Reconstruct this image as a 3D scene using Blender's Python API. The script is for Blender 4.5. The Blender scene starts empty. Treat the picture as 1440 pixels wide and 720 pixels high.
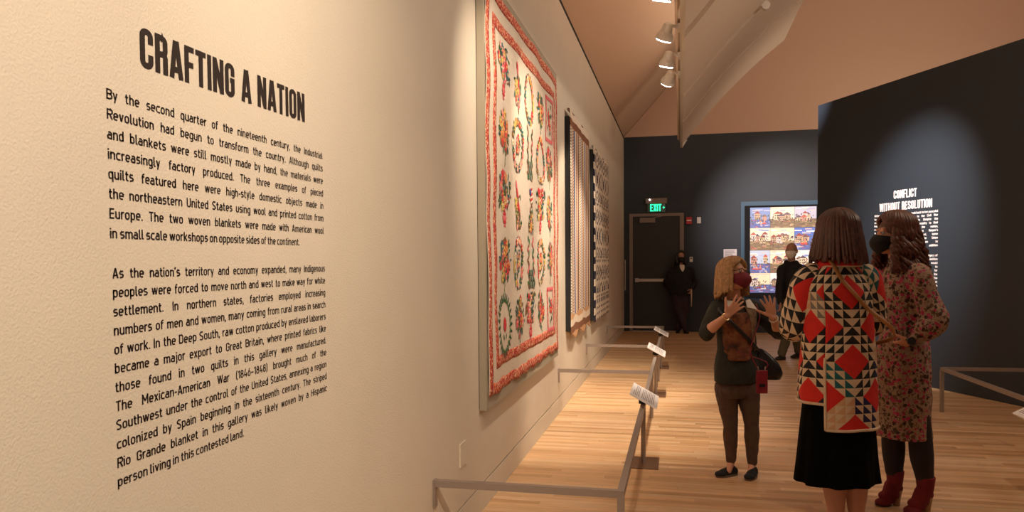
import bpy, bmesh, math, random
from mathutils import Vector, Matrix, noise

# ------------------------------------------------------------------ camera, world, lights
scene = bpy.context.scene
COL = scene.collection
YAW, PITCH, ROLL, FPX, CY, EYE = .219, -.0342, -.008, 1063.02, 403.83, 1.47
fw = Vector((-math.sin(YAW), math.cos(YAW), 0)); rt = Vector((math.cos(YAW), math.sin(YAW), 0)); up = Vector((0, 0, 1))
W = fw*math.cos(PITCH) + up*math.sin(PITCH); U2 = -fw*math.sin(PITCH) + up*math.cos(PITCH)
RR = rt*math.cos(ROLL) + U2*math.sin(ROLL); UU = -rt*math.sin(ROLL) + U2*math.cos(ROLL)
cd = bpy.data.cameras.new('camera'); cam = bpy.data.objects.new('camera', cd); COL.objects.link(cam)
cd.sensor_width = 36; cd.lens = FPX/1440*36; cd.shift_y = (CY-360)/1440; cd.clip_start = .05; cd.clip_end = 200
m = Matrix((RR, UU, -W)).transposed().to_4x4(); m.translation = Vector((0, 0, EYE)); cam.matrix_world = m
scene.camera = cam
wd = bpy.data.worlds.new('world'); scene.world = wd; wd.use_nodes = True
wd.node_tree.nodes['Background'].inputs[0].default_value = (1, .62, .40, 1)
wd.node_tree.nodes['Background'].inputs[1].default_value = .08
scene.view_settings.view_transform = 'Standard'; scene.view_settings.look = 'None'
scene.view_settings.gamma = 1; scene.view_settings.use_curve_mapping = False
scene.view_settings.exposure = .95
WARM = (1, .82, .63)

def spot(loc, tgt, watts, size, blend=.6, col=WARM, rad=.04):
    l = bpy.data.lights.new('spot', 'SPOT'); l.energy = watts; l.spot_size = math.radians(size); l.spot_blend = blend
    l.color = col; l.shadow_soft_size = rad
    o = bpy.data.objects.new('spot_lamp', l); COL.objects.link(o); o.location = loc
    o.rotation_euler = (Vector(tgt)-Vector(loc)).to_track_quat('-Z', 'Y').to_euler(); return o

def area(loc, tgt, watts, sx, sy, col=WARM):
    l = bpy.data.lights.new('area', 'AREA'); l.energy = watts; l.shape = 'RECTANGLE'; l.size = sx; l.size_y = sy; l.color = col
    o = bpy.data.objects.new('area_fill', l); COL.objects.link(o); o.location = loc
    o.rotation_euler = (Vector(tgt)-Vector(loc)).to_track_quat('-Z', 'Y').to_euler(); return o

spot((.9, .3, 3.5), (-1.14, 1.55, 1.45), 230, 75, 1)            # lamp on the introduction text
spot((1.0, 7.6, 4.5), (2.62, 9.7, 1.75), 820, 40, 1, (1, .88, .80))  # lamp on the dark partition text
spot((1.3, 9.0, 4.6), (2.0, 15.86, 2.1), 1000, 30, 1, (1, .86, .84))   # lamp on the end wall
spot((2.3, 4.6, 4.9), (2.2, 4.9, 0), 55, 62, 1)
area((3.5, 7, 5.6), (3.5, 7, 9), 70, 3, 8)  # added fill without a fixture, pointing up to brighten the ceiling
area((4.8, 6.0, 4.3), (1.2, 8.0, 4.9), 55, 4, .6)                # unseen fill added to brighten the underside of the vault
area((4.2, 13.2, 3.1), (3.9, 15.2, 6.6), 26, 4, .5)             # fill added out of sight behind the dark partition, brightening the gable
area((1.0, 7.0, 4.85), (-1.0, 7.0, 5.6), 34, 12, .3)             # hidden fill added above the vault to brighten the slope on the left                      

# ------------------------------------------------------------------ materials
def mat(name, col, rough=.6, metal=0, bump=0, bscale=200, var=0, vscale=8, emit=0, attr=None, spec=None, coat=0):
    m_ = bpy.data.materials.new(name); m_.use_nodes = True; nt = m_.node_tree; b = nt.nodes['Principled BSDF']
    b.inputs['Roughness'].default_value = rough; b.inputs['Metallic'].default_value = metal
    b.inputs['Base Color'].default_value = (*col, 1)
    if spec is not None: b.inputs['Specular IOR Level'].default_value = spec
    if coat: b.inputs['Coat Weight'].default_value = coat
    tc = nt.nodes.new('ShaderNodeTexCoord')
    src = None
    if attr:
        a = nt.nodes.new('ShaderNodeAttribute'); a.attribute_name = attr; src = a.outputs['Color']
        nt.links.new(src, b.inputs['Base Color'])
    if var:
        n = nt.nodes.new('ShaderNodeTexNoise'); n.inputs['Scale'].default_value = vscale; n.inputs['Detail'].default_value = 4
        nt.links.new(tc.outputs['Object'], n.inputs['Vector'])
        mr = nt.nodes.new('ShaderNodeMapRange'); mr.inputs[1].default_value = .3; mr.inputs[2].default_value = .7
        mr.inputs[3].default_value = 1-var; mr.inputs[4].default_value = 1+var
        nt.links.new(n.outputs['Fac'], mr.inputs[0])
        mx = nt.nodes.new('ShaderNodeVectorMath'); mx.operation = 'SCALE'
        if src: nt.links.new(src, mx.inputs[0])
        else: mx.inputs[0].default_value = col
        nt.links.new(mr.outputs[0], mx.inputs['Scale']); nt.links.new(mx.outputs[0], b.inputs['Base Color']); src = mx.outputs[0]
    if bump:
        n2 = nt.nodes.new('ShaderNodeTexNoise'); n2.inputs['Scale'].default_value = bscale; n2.inputs['Detail'].default_value = 3
        nt.links.new(tc.outputs['Object'], n2.inputs['Vector'])
        bp = nt.nodes.new('ShaderNodeBump'); bp.inputs['Strength'].default_value = bump; bp.inputs['Distance'].default_value = .004
        nt.links.new(n2.outputs['Fac'], bp.inputs['Height']); nt.links.new(bp.outputs[0], b.inputs['Normal'])
    if emit:
        if src and attr: nt.links.new(src, b.inputs['Emission Color'])
        else: b.inputs['Emission Color'].default_value = (*col, 1)
        b.inputs['Emission Strength'].default_value = emit
    return m_

M = {}
M['wall'] = mat('cream_wall_paint', (.68, .60, .49), .75, bump=.35, bscale=170, var=.02, vscale=3)
M['ceiling'] = mat('ceiling_plaster', (.64, .46, .33), .85, bump=.1, bscale=120)
M['gable'] = mat('gable_plaster', (.60, .41, .31), .85)
M['blue'] = mat('dark_blue_paint', (.019, .028, .041), .55, bump=.12, bscale=200)
M['vault'] = mat('vault_panel_paint', (.68, .54, .42), .7)
M['gap'] = mat('shadow_gap_black', (.01, .008, .007), .9)
M['metal'] = mat('taupe_powder_coat', (.33, .27, .235), .45, metal=.35)
M['plate'] = mat('floor_plate_brown', (.20, .11, .065), .5)
M['white'] = mat('white_plastic', (.8, .77, .73), .45)
M['card'] = mat('label_card', (.82, .78, .78), .5)
M['ink'] = mat('label_ink', (.25, .22, .22), .7)
M['black_vinyl'] = mat('black_vinyl', (.022, .014, .012), .5)
M['white_vinyl'] = mat('white_vinyl', (.92, .86, .86), .5)
M['door'] = mat('dark_door', (.022, .02, .02), .5, var=.1)
M['frame'] = mat('door_frame_paint', (.24, .19, .17), .5)
M['steel'] = mat('satin_steel', (.5, .44, .4), .35, metal=.8)
M['red_plastic'] = mat('red_plastic', (.55, .02, .03), .4)
M['lamp_white'] = mat('lamp_housing', (.75, .7, .62), .35)
M['lens'] = mat('lamp_lens', (1, .93, .82), .3, emit=14)
M['exit'] = mat('exit_green', (.02, 1, .38), .3, emit=1.1)
M['exit_glass'] = mat('exit_panel', (.05, .12, .09), .15)
M['board'] = mat('mount_board', (.36, .31, .23), .8)
M['board_dark'] = mat('mount_board_black', (.008, .008, .009), .9)
M['quilt'] = mat('quilt_cotton', (.70, .60, .49), .9, bump=.9, bscale=45, var=.04, vscale=10)
M['woven'] = mat('woven_cloth', (1, 1, 1), .9, bump=.4, bscale=180, attr='tint')
M['tint'] = mat('tinted_cotton', (1, 1, 1), .85, bump=.3, bscale=250, attr='tint')
M['display'] = mat('lit_picture', (1, 1, 1), .4, attr='tint', emit=.22)
M['frame_blue'] = mat('display_surround_blue', (.03, .10, .17), .5)
M['skin'] = mat('skin_light', (.62, .30, .19), .5, var=.08, vscale=14, spec=.4)
M['skin_b'] = mat('skin_tan', (.42, .21, .14), .5, var=.08, vscale=14)
M['legs_skin'] = mat('skin_pale_legs', (.50, .25, .18), .55)
M['eye'] = mat('eye_white', (.7, .66, .62), .2); M['iris'] = mat('eye_dark', (.03, .02, .015), .15)
M['blonde'] = mat('hair_blonde', (.36, .19, .07), .45, var=.35, vscale=60)
M['auburn'] = mat('hair_auburn', (.10, .028, .014), .4, var=.4, vscale=50)
M['dark_auburn'] = mat('hair_dark_auburn', (.075, .022, .014), .42, var=.4, vscale=50)
M['black_hair'] = mat('hair_black', (.012, .009, .008), .5)
M['grey_hair'] = mat('hair_grey_short', (.16, .11, .09), .8)
M['olive_black'] = mat('dark_olive_knit', (.022, .020, .013), .9, bump=.4, bscale=300)
M['black_cloth'] = mat('black_cloth', (.009, .008, .009), .9, bump=.3, bscale=200)
M['black_velvet'] = mat('black_skirt_cloth', (.002, .002, .002), 1, spec=.1)
M['white_cloth'] = mat('white_shirt', (.75, .68, .6), .8)
M['maroon'] = mat('maroon_mask', (.16, .008, .022), .75)
M['maroon_case'] = mat('maroon_leather', (.22, .01, .02), .4)
M['black_mask'] = mat('black_mask', (.008, .007, .008), .8)
M['leather'] = mat('black_leather', (.012, .009, .01), .35, bump=.4, bscale=60)
M['brown_leg'] = mat('brown_twill', (.085, .045, .030), .85, bump=.3, bscale=250, var=.15, vscale=20)
M['olive_trouser'] = mat('olive_trouser', (.10, .085, .05), .85)
M['plum_trouser'] = mat('plum_trouser', (.035, .018, .024), .85)
M['tan_leather'] = mat('tan_leather', (.36, .15, .04), .5, var=.15)
M['boot'] = mat('dark_red_suede', (.17, .010, .018), .85, var=.15, vscale=20)
M['wood_heel'] = mat('stacked_wood_heel', (.36, .2, .09), .5)
M['tights'] = mat('black_tights', (.018, .010, .010), .8)
M['sole'] = mat('brown_sole', (.16, .10, .06), .7)
M['gold'] = mat('gold_metal', (.7, .5, .25), .3, metal=.9)
M['beads'] = mat('cream_beads', (.65, .5, .35), .4)
for k, c in dict(cream=(.66, .50, .34), black=(.010, .009, .011), red=(.62, .018, .012), navy=(.012, .012, .075), teal=(.01, .11, .12), grey=(.20, .17, .15), tan=(.62, .36, .20), maroon=(.20, .01, .02)).items():
    M['p_'+k] = mat('patchwork_'+k, c, .85, bump=.25, bscale=120, var=.06, vscale=30)

def ramp_mat(name, stops, scale, rough=.85, kind='voronoi', second=None):
    m_ = bpy.data.materials.new(name); m_.use_nodes = True; nt = m_.node_tree; b = nt.nodes['Principled BSDF']
    b.inputs['Roughness'].default_value = rough
    tc = nt.nodes.new('ShaderNodeTexCoord')
    nz = nt.nodes.new('ShaderNodeTexNoise'); nz.inputs['Scale'].default_value = scale*.9
    ad = nt.nodes.new('ShaderNodeMixRGB'); ad.blend_type = 'LINEAR_LIGHT'; ad.inputs[0].default_value = .6/scale
    nt.links.new(tc.outputs['Object'], nz.inputs['Vector']); nt.links.new(tc.outputs['Object'], ad.inputs[1]); nt.links.new(nz.outputs['Color'], ad.inputs[2])
    v = nt.nodes.new('ShaderNodeTexVoronoi' if kind == 'voronoi' else 'ShaderNodeTexNoise'); v.inputs['Scale'].default_value = scale
    nt.links.new(ad.outputs[0], v.inputs['Vector'])
    r = nt.nodes.new('ShaderNodeValToRGB'); r.color_ramp.interpolation = 'CONSTANT' if kind == 'voronoi' else 'LINEAR'
    if kind == 'voronoi':
        sp = nt.nodes.new('ShaderNodeSeparateColor'); nt.links.new(v.outputs['Color'], sp.inputs[0]); nt.links.new(sp.outputs[0], r.inputs[0])
    else: nt.links.new(v.outputs['Fac'], r.inputs[0])
    els = r.color_ramp.elements
    while len(els) < len(stops): els.new(.5)
    for e, (p, c) in zip(els, stops): e.position = p; e.color = (*c, 1)
    out = r.outputs[0]
    if kind == 'voronoi' and second:
        base, thr = second            # ground cloth between the blossoms
        mp = nt.nodes.new('ShaderNodeMath'); mp.operation = 'LESS_THAN'; mp.inputs[1].default_value = thr
        nt.links.new(v.outputs['Distance'], mp.inputs[0])
        v2 = nt.nodes.new('ShaderNodeTexVoronoi'); v2.inputs['Scale'].default_value = scale*2.1
        nt.links.new(ad.outputs[0], v2.inputs['Vector'])
        m2 = nt.nodes.new('ShaderNodeMath'); m2.operation = 'LESS_THAN'; m2.inputs[1].default_value = .33
        nt.links.new(v2.outputs['Distance'], m2.inputs[0])
        mb = nt.nodes.new('ShaderNodeMixRGB'); mb.inputs[1].default_value = (*base, 1); mb.inputs[2].default_value = (.075, .038, .022, 1)
        nt.links.new(m2.outputs[0], mb.inputs[0])
        mx = nt.nodes.new('ShaderNodeMixRGB'); nt.links.new(mp.outputs[0], mx.inputs[0]); nt.links.new(mb.outputs[0], mx.inputs[1]); nt.links.new(out, mx.inputs[2])
        out = mx.outputs[0]
    nt.links.new(out, b.inputs['Base Color']); return m_

M['floral'] = ramp_mat('floral_dress_print', [(0, (.42, .03, .09)), (.20, (.05, .018, .015)), (.40, (.13, .07, .035)), (.55, (.48, .07, .14)), (.70, (.06, .045, .02)), (.86, (.34, .21, .14))], 46, second=((.36, .24, .165), .50))
M['red_print'] = ramp_mat('red_scroll_print', [(0, (.45, .035, .025)), (.34, (.56, .07, .04)), (.58, (.72, .30, .15)), (.76, (.80, .52, .34)), (.92, (.38, .02, .02))], 95)
M['brown_print'] = ramp_mat('brown_animal_print', [(.3, (.035, .014, .008)), (.48, (.17, .05, .02)), (.6, (.24, .09, .035)), (.75, (.10, .035, .018))], 14, kind='noise')
M['tan_print'] = ramp_mat('tan_animal_print', [(.3, (.16, .10, .06)), (.5, (.26, .17, .10)), (.7, (.12, .07, .04))], 20, kind='noise')

def wood_mat():
    m_ = bpy.data.materials.new('oak_strip_floor'); m_.use_nodes = True; nt = m_.node_tree; b = nt.nodes['Principled BSDF']
    b.inputs['Roughness'].default_value = .42
    a = nt.nodes.new('ShaderNodeAttribute'); a.attribute_name = 'tint'
    tc = nt.nodes.new('ShaderNodeTexCoord'); mp = nt.nodes.new('ShaderNodeMapping'); mp.inputs['Scale'].default_value = (1.6, 60, 1)
    nt.links.new(tc.outputs['Object'], mp.inputs[0])
    n = nt.nodes.new('ShaderNodeTexNoise'); n.inputs['Scale'].default_value = 3; n.inputs['Detail'].default_value = 5
    nt.links.new(mp.outputs[0], n.inputs['Vector'])
    mr = nt.nodes.new('ShaderNodeMapRange'); mr.inputs[1].default_value = .3; mr.inputs[2].default_value = .7; mr.inputs[3].default_value = .80; mr.inputs[4].default_value = 1.15
    nt.links.new(n.outputs['Fac'], mr.inputs[0])
    s = nt.nodes.new('ShaderNodeVectorMath'); s.operation = 'SCALE'
    nt.links.new(a.outputs['Color'], s.inputs[0]); nt.links.new(mr.outputs[0], s.inputs['Scale']); nt.links.new(s.outputs[0], b.inputs['Base Color'])
    return m_
M['oak'] = wood_mat()

# ------------------------------------------------------------------ mesh helpers
class MB:
    def __init__(s): s.v = []; s.f = []; s.mi = []; s.c = []
    def add(s, vs, fs, mi=0, col=None):
        o = len(s.v); s.v += [tuple(p) for p in vs]
        for f in fs: s.f.append(tuple(i+o for i in f)); s.mi.append(mi); s.c.append(col or (1, 1, 1))
    def box(s, a, b, mi=0, col=None):
        x0, y0, z0 = a; x1, y1, z1 = b
        s.add([(x0, y0, z0), (x1, y0, z0), (x1, y1, z0), (x0, y1, z0), (x0, y0, z1), (x1, y0, z1), (x1, y1, z1), (x0, y1, z1)],
              [(0, 3, 2, 1), (4, 5, 6, 7), (0, 1, 5, 4), (1, 2, 6, 5), (2, 3, 7, 6), (3, 0, 4, 7)], mi, col)
    def bar(s, p, q, w, h, mi=0, upv=(0, 0, 1)):
        p = Vector(p); q = Vector(q); d = (q-p).normalized(); u = Vector(upv)
        if abs(d.dot(u)) > .95: u = Vector((0, 1, 0))
        r = d.cross(u).normalized(); u = r.cross(d).normalized(); vs = []
        for c in (p, q):
            for i, j in ((-1, -1), (1, -1), (1, 1), (-1, 1)): vs.append(c+r*i*w/2+u*j*h/2)
        s.add(vs, [(3, 2, 1, 0), (4, 5, 6, 7), (0, 1, 5, 4), (1, 2, 6, 5), (2, 3, 7, 6), (3, 0, 4, 7)], mi)
    def ell(s, c, r, rot=None, n=16, k=12, mi=0):
        c = Vector(c); vs = [Vector((0, 0, 1))]; fs = []
        for i in range(1, k):
            a = math.pi*i/k
            for j in range(n): t = 2*math.pi*j/n; vs.append(Vector((math.sin(a)*math.cos(t), math.sin(a)*math.sin(t), math.cos(a))))
        vs.append(Vector((0, 0, -1))); L = len(vs)-1
        for j in range(n): fs.append((0, 1+j, 1+(j+1) % n)); fs.append((L, L-n+(j+1) % n, L-n+j))
        for i in range(k-2):
            for j in range(n): a = 1+i*n; fs.append((a+j, a+n+j, a+n+(j+1) % n, a+(j+1) % n))
        r = Vector(r) if hasattr(r, '__len__') else Vector((r, r, r)); out = []
        for p in vs:
            q = Vector((p.x*r.x, p.y*r.y, p.z*r.z))
            if rot is not None: q = rot @ q
            out.append(q+c)
        s.add(out, fs, mi)
    def tube(s, pts, rad, n=10, mi=0, smooth=0, flat=1.0, cap=True, col=None):
        pts = [Vector(p) for p in pts]
        if not hasattr(rad, '__len__'): rad = [rad]*len(pts)
        rad = list(rad)
        if smooth: pts, rad = catmull(pts, rad, smooth)
        d0 = (pts[1]-pts[0]).normalized(); u = d0.orthogonal().normalized() if abs(d0.z) > .9 else d0.cross(Vector((0, 0, 1))).normalized()
        if flat != 1.0 and abs(d0.z) > .9: u = Vector((1, 0, 0)); u = (u-d0*u.dot(d0)).normalized()
        vs = []; N = len(pts)
        for i, p in enumerate(pts):
            d = (pts[min(i+1, N-1)]-pts[max(i-1, 0)]).normalized(); u = (u-d*u.dot(d)).normalized(); w = d.cross(u)
            for j in range(n): t = 2*math.pi*j/n; vs.append(p+(u*math.cos(t)+w*math.sin(t)*flat)*rad[i])
        fs = [(i*n+j, i*n+(j+1) % n, (i+1)*n+(j+1) % n, (i+1)*n+j) for i in range(N-1) for j in range(n)]
        if cap: fs += [tuple(range(n-1, -1, -1)), tuple((N-1)*n+j for j in range(n))]
        s.add(vs, fs, mi, col)
    def cone(s, p, q, r0, r1, n=14):     # tapered limb with round ends
        s.tube([p, q], [r0, r1], n); s.ell(p, r0, n=n, k=8); s.ell(q, r1, n=n, k=8)
    def limb(s, pts, rad, n=14):
        s.tube(pts, rad, n, smooth=5); s.ell(pts[0], rad[0], n=n, k=8); s.ell(pts[-1], rad[-1], n=n, k=8)
    def loft(s, rings, n=32, sub=5, fold=None, cap=True, mi=0):
        R = interp(rings, sub); vs = []
        for i, (x, y, z, a, b, an) in enumerate(R):
            t_ = i/(len(R)-1)
            for j in range(n):
                th = 2*math.pi*j/n; k = 1+(fold(th, t_) if fold else 0)
                px, py = a*k*math.cos(th), b*k*math.sin(th)
                vs.append((x+px*math.cos(an)-py*math.sin(an), y+px*math.sin(an)+py*math.cos(an), z))
        N = len(R); up_ = R[-1][2] > R[0][2]
        fs = [(i*n+j, i*n+(j+1) % n, (i+1)*n+(j+1) % n, (i+1)*n+j) for i in range(N-1) for j in range(n)]
        if cap: fs += [tuple(range(n-1, -1, -1)), tuple((N-1)*n+j for j in range(n))]
        if not up_: fs = [f[::-1] for f in fs]
        s.add(vs, fs, mi)
    def build(s, name, mats, parent=None, smooth=False, tint=False, kind=None):
        me = bpy.data.meshes.new(name); me.from_pydata(s.v, [], s.f)
        if not isinstance(mats, (list, tuple)): mats = [mats]
        for m_ in mats: me.materials.append(m_)
        if len(mats) > 1: me.polygons.foreach_set('material_index', s.mi)
        if tint:
            at = me.color_attributes.new('tint', 'FLOAT_COLOR', 'CORNER'); buf = []
            for f, c in zip(s.f, s.c): buf += [c[0], c[1], c[2], 1.0]*len(f)
            at.data.foreach_set('color', buf)
        if smooth: me.polygons.foreach_set('use_smooth', [True]*len(me.polygons))
        me.update()
        return link(name, me, parent, kind)

def link(name, data, parent=None, kind=None):
    o = bpy.data.objects.new(name, data); COL.objects.link(o)
    if parent: o.parent = parent
    if kind: o['kind'] = kind
    return o

def catmull(pts, rad, sub):
    P = [pts[0]*2-pts[1]]+list(pts)+[pts[-1]*2-pts[-2]]; Q = [rad[0]]+list(rad)+[rad[-1]]; op = []; orr = []
    for i in range(1, len(P)-2):
        for k in range(sub):
            t = k/sub; t2 = t*t; t3 = t2*t
            c = (-.5*t3+t2-.5*t, 1.5*t3-2.5*t2+1, -1.5*t3+2*t2+.5*t, .5*t3-.5*t2)
            op.append(P[i-1]*c[0]+P[i]*c[1]+P[i+1]*c[2]+P[i+2]*c[3])
            orr.append(max(.001, Q[i-1]*c[0]+Q[i]*c[1]+Q[i+1]*c[2]+Q[i+2]*c[3]))
    op.append(pts[-1]); orr.append(rad[-1]); return op, orr

def interp(rings, sub):
    R = [tuple(r) for r in rings]; P = [tuple(2*a-b for a, b in zip(R[0], R[1]))]+R+[tuple(2*a-b for a, b in zip(R[-1], R[-2]))]; out = []
    for i in range(1, len(P)-2):
        for k in range(sub):
            t = k/sub; t2 = t*t; t3 = t2*t; c = (-.5*t3+t2-.5*t, 1.5*t3-2.5*t2+1, -1.5*t3+2*t2+.5*t, .5*t3-.5*t2)
            out.append(tuple(sum(c[q]*P[i-1+q][w] for q in range(4)) for w in range(6)))
    out.append(R[-1]); return out

def thing(name, label, cat, loc=(0, 0, 0), rz=0, group=None):
    o = bpy.data.objects.new(name, None); COL.objects.link(o); o.empty_display_size = .1
    o.location = loc; o.rotation_euler = (0, 0, rz); o['label'] = label; o['category'] = cat
    if group: o['group'] = group
    return o
def tag(o, label, cat, group=None):
    o['label'] = label; o['category'] = cat
    if group: o['group'] = group
    return o

def remesh(mb, name, material, parent, voxel=.006, smooth=4, wrinkle=0, wscale=14, flatz=None, cut=None):
    me = bpy.data.meshes.new('tmp'); me.from_pydata(mb.v, [], mb.f); o = bpy.data.objects.new('tmp', me); COL.objects.link(o)
    r = o.modifiers.new('r', 'REMESH'); r.mode = 'VOXEL'; r.voxel_size = voxel
    if smooth: s_ = o.modifiers.new('s', 'SMOOTH'); s_.factor = .5; s_.iterations = smooth
    dg = bpy.context.evaluated_depsgraph_get(); dg.update()
    nm = bpy.data.meshes.new_from_object(o.evaluated_get(dg)); bpy.data.objects.remove(o); nm.name = name
    if wrinkle:
        ns = [v.normal.copy() for v in nm.vertices]
        for v, n_ in zip(nm.vertices, ns):
            p = v.co
            w = noise.noise(Vector((p.x*wscale, p.y*wscale, p.z*wscale*.45)))+.5*noise.noise(Vector((p.x*wscale*2.2+5, p.y*wscale*2.2, p.z*wscale*1.6)))
            v.co = p+n_*w*wrinkle
    if flatz is not None:
        for v in nm.vertices:
            if v.co.z < flatz: v.co.z = flatz
    nm.materials.clear(); nm.materials.append(material)
    nm.polygons.foreach_set('use_smooth', [True]*len(nm.polygons)); nm.update()
    return link(name, nm, parent)
rng = random.Random(7)
WX, BY, WH = -1.14, 15.86, 4.01      # left wall plane, end wall plane, wall height

# ------------------------------------------------------------------ setting
def struct(name, mb, m_, parent=None, **k): return mb.build(name, m_, parent, kind='structure', **k)
b = MB(); b.box((WX-.3, -4, -.3), (9.6, BY+.3, -.012)); floor = struct('floor', b, M['oak'])
b = MB(); y = 1.2
oaks = [(.68, .43, .23), (.72, .47, .26), (.60, .36, .18), (.76, .52, .31), (.56, .33, .16), (.66, .41, .22), (.70, .48, .28)]
while y < BY-.001:
    x = WX-rng.random()*1.2; y1 = min(y+.057, BY)
    while x < 6.6:
        x1 = x+rng.uniform(.5, 1.7); a = max(x, WX); c = rng.choice(oaks); s_ = rng.uniform(.9, 1.08); c = tuple(q*s_ for q in c)
        if x1 > a: b.box((a+.0006, y+.0006, -.012), (x1-.0006, y1-.0006, rng.uniform(-.0006, 0)), col=c)
        x = x1
    y = y1
fb = b.build('floorboards', M['oak'], floor, tint=True, kind='stuff')
b = MB(); b.box((WX-.3, -4, .163), (WX, BY+.2, 3.985)); wl = struct('wall_left', b, M['wall'])
b = MB(); b.box((WX-.3, -4, 0), (WX, BY, .150)); struct('baseboard_left', b, M['wall'])
b = MB(); b.box((WX-.3, -4, .149), (WX-.018, BY, .164)); b.box((WX-.3, -4, 3.985), (WX+.003, BY, 4.022)); struct('shade_strip_1', b, M['gap'])  # black strips put in as the shade of the seam and top gap
b = MB(); b.box((WX-.3, BY, 0), (9.5, BY+.3, WH)); wb = struct('wall_back', b, M['blue'])
b = MB(); b.box((.11, BY-.010, 0), (9.0, BY, .166)); b.box((WX, BY-.010, 0), (-1.03, BY, .166)); struct('baseboard_back', b, M['blue'])
# gable above the end wall, sloping ceiling on both sides of the ridge
rx, rz_ = 3.9, 4.01+5.04*1.116; ex = 9.5; ez = 4.01
b = MB(); b.add([(WX-.3, BY, WH), (ex, BY, WH), (ex, BY, ez), (rx, BY, rz_), (WX, BY, WH)] and [(WX, BY, WH), (ex, BY, WH), (rx, BY, rz_), (WX, BY+.3, WH), (ex, BY+.3, WH), (rx, BY+.3, rz_)],
               [(0, 1, 2), (5, 4, 3), (0, 3, 4, 1), (1, 4, 5, 2), (2, 5, 3, 0)]); struct('wall_gable', b, M['gable'])
b = MB()
def slab(x0, z0, x1, z1, ya, yb, t):
    b.add([(x0, ya, z0), (x1, ya, z1), (x1, yb, z1), (x0, yb, z0), (x0, ya, z0+t), (x1, ya, z1+t), (x1, yb, z1+t), (x0, yb, z0+t)],
          [(0, 3, 2, 1), (4, 5, 6, 7), (0, 1, 5, 4), (1, 2, 6, 5), (2, 3, 7, 6), (3, 0, 4, 7)])
slab(WX-.3, 4.02-.33, rx, rz_, -4, BY+.3, .15); slab(rx, rz_, ex+.2, ez-.2, -4, BY+.3, .15); struct('ceiling', b, M['ceiling'])
b = MB(); b.box((ex, -4, 0), (ex+.2, BY, 4.0)); struct('wall_right', b, M['wall'])
# angled dark partition
RA = Vector((1.8745, 11.2705, 0)); ang = -1.1254; RD = Vector((math.cos(ang), math.sin(ang), 0)); RN = Vector((math.sin(ang), -math.cos(ang), 0))
def rwp(s_, z, off=0): p = RA+RD*s_+RN*off; return Vector((p.x, p.y, z))
b = MB(); b.bar(RA+RD*4.5-RN*.15+Vector((0, 0, 1.8)) - RD*4.5, RA+RD*4.5-RN*.15+Vector((0, 0, 1.8))+RD*4.6, .3, 3.6); struct('wall_partition', b, M['blue'])

# vault panels springing from the track beam
prof = [(0.04, 3.49), (.19, 3.665), (.55, 4.09), (.98, 4.53), (1.35, 4.87), (1.72, 5.17)]
prof = [(a, b_) for a, b_ in zip(*[[p[i] for p in catmull([Vector((q[0], 0, q[1])) for q in prof], [1]*6, 8)[0]] for i in (0, 2)])]
def shell(b, ya, yb, off=0, t=.05):
    n_ = len(prof); vs = []
    for (x, z) in prof:
        for (o_, yy) in ((off, ya), (off, yb), (off+t, yb), (off+t, ya)): vs.append((x-o_*.7, yy, z+o_*.72))
    fs = [(0, 3, 2, 1), tuple((n_-1)*4+i for i in range(4))]
    for i in range(n_-1):
        for j in range(4): a = i*4+j; c = i*4+(j+1) % 4; fs.append((a, c, c+4, a+4))
    b.add(vs, fs)
vt = thing('vault', 'cream curved ceiling vault of wide panels rising from the spotlight beam', 'vault', (0, 5, 3.4)); T0 = Vector((0, -5, -3.4))
def shift(b, v): b.v = [(p[0]+v[0], p[1]+v[1], p[2]+v[2]) for p in b.v]; return b
for ya, yb in ((11.46, 13.6), (9.72, 11.34), (7.15, 9.52), (5.0, 6.92), (2.7, 4.78), (.3, 2.48)):
    b = MB(); shell(b, ya, yb); o = shift(b, T0).build('panel', M['vault'], vt, smooth=False)
b = MB(); shell(b, .3, 13.58, off=.09, t=.03); shift(b, T0).build('backing', M['vault'], vt)
b = MB(); b.box((0, .3, 3.43), (.04, 13.62, 3.58)); b.add([(0, 13.62, 3.43), (.04, 13.62, 3.43), (.12, 13.62, 3.56), (0, 13.62, 3.56), (0, 13.58, 3.43), (.04, 13.58, 3.43), (.12, 13.58, 3.56), (0, 13.58, 3.56)], [(0, 1, 2, 3), (7, 6, 5, 4), (0, 4, 5, 1), (1, 5, 6, 2), (2, 6, 7, 3), (3, 7, 4, 0)])
shift(b, T0).build('beam', M['lamp_white'], vt)
b = MB(); p = prof[24]; b.tube([(p[0]+.02, 9.56, p[1]-.03), (p[0]+.02, 9.64, p[1]-.03)], .05, 12); shift(b, T0).build('downlight', M['lamp_white'], vt)
b = MB(); b.tube([(-.02, 4.6, 3.42), (-.03, 5.3, 3.62), (-.02, 6.1, 3.66), (0, 6.7, 3.55)], .02, 8, smooth=4); shift(b, T0).build('conduit', M['lamp_white'], vt)

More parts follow.
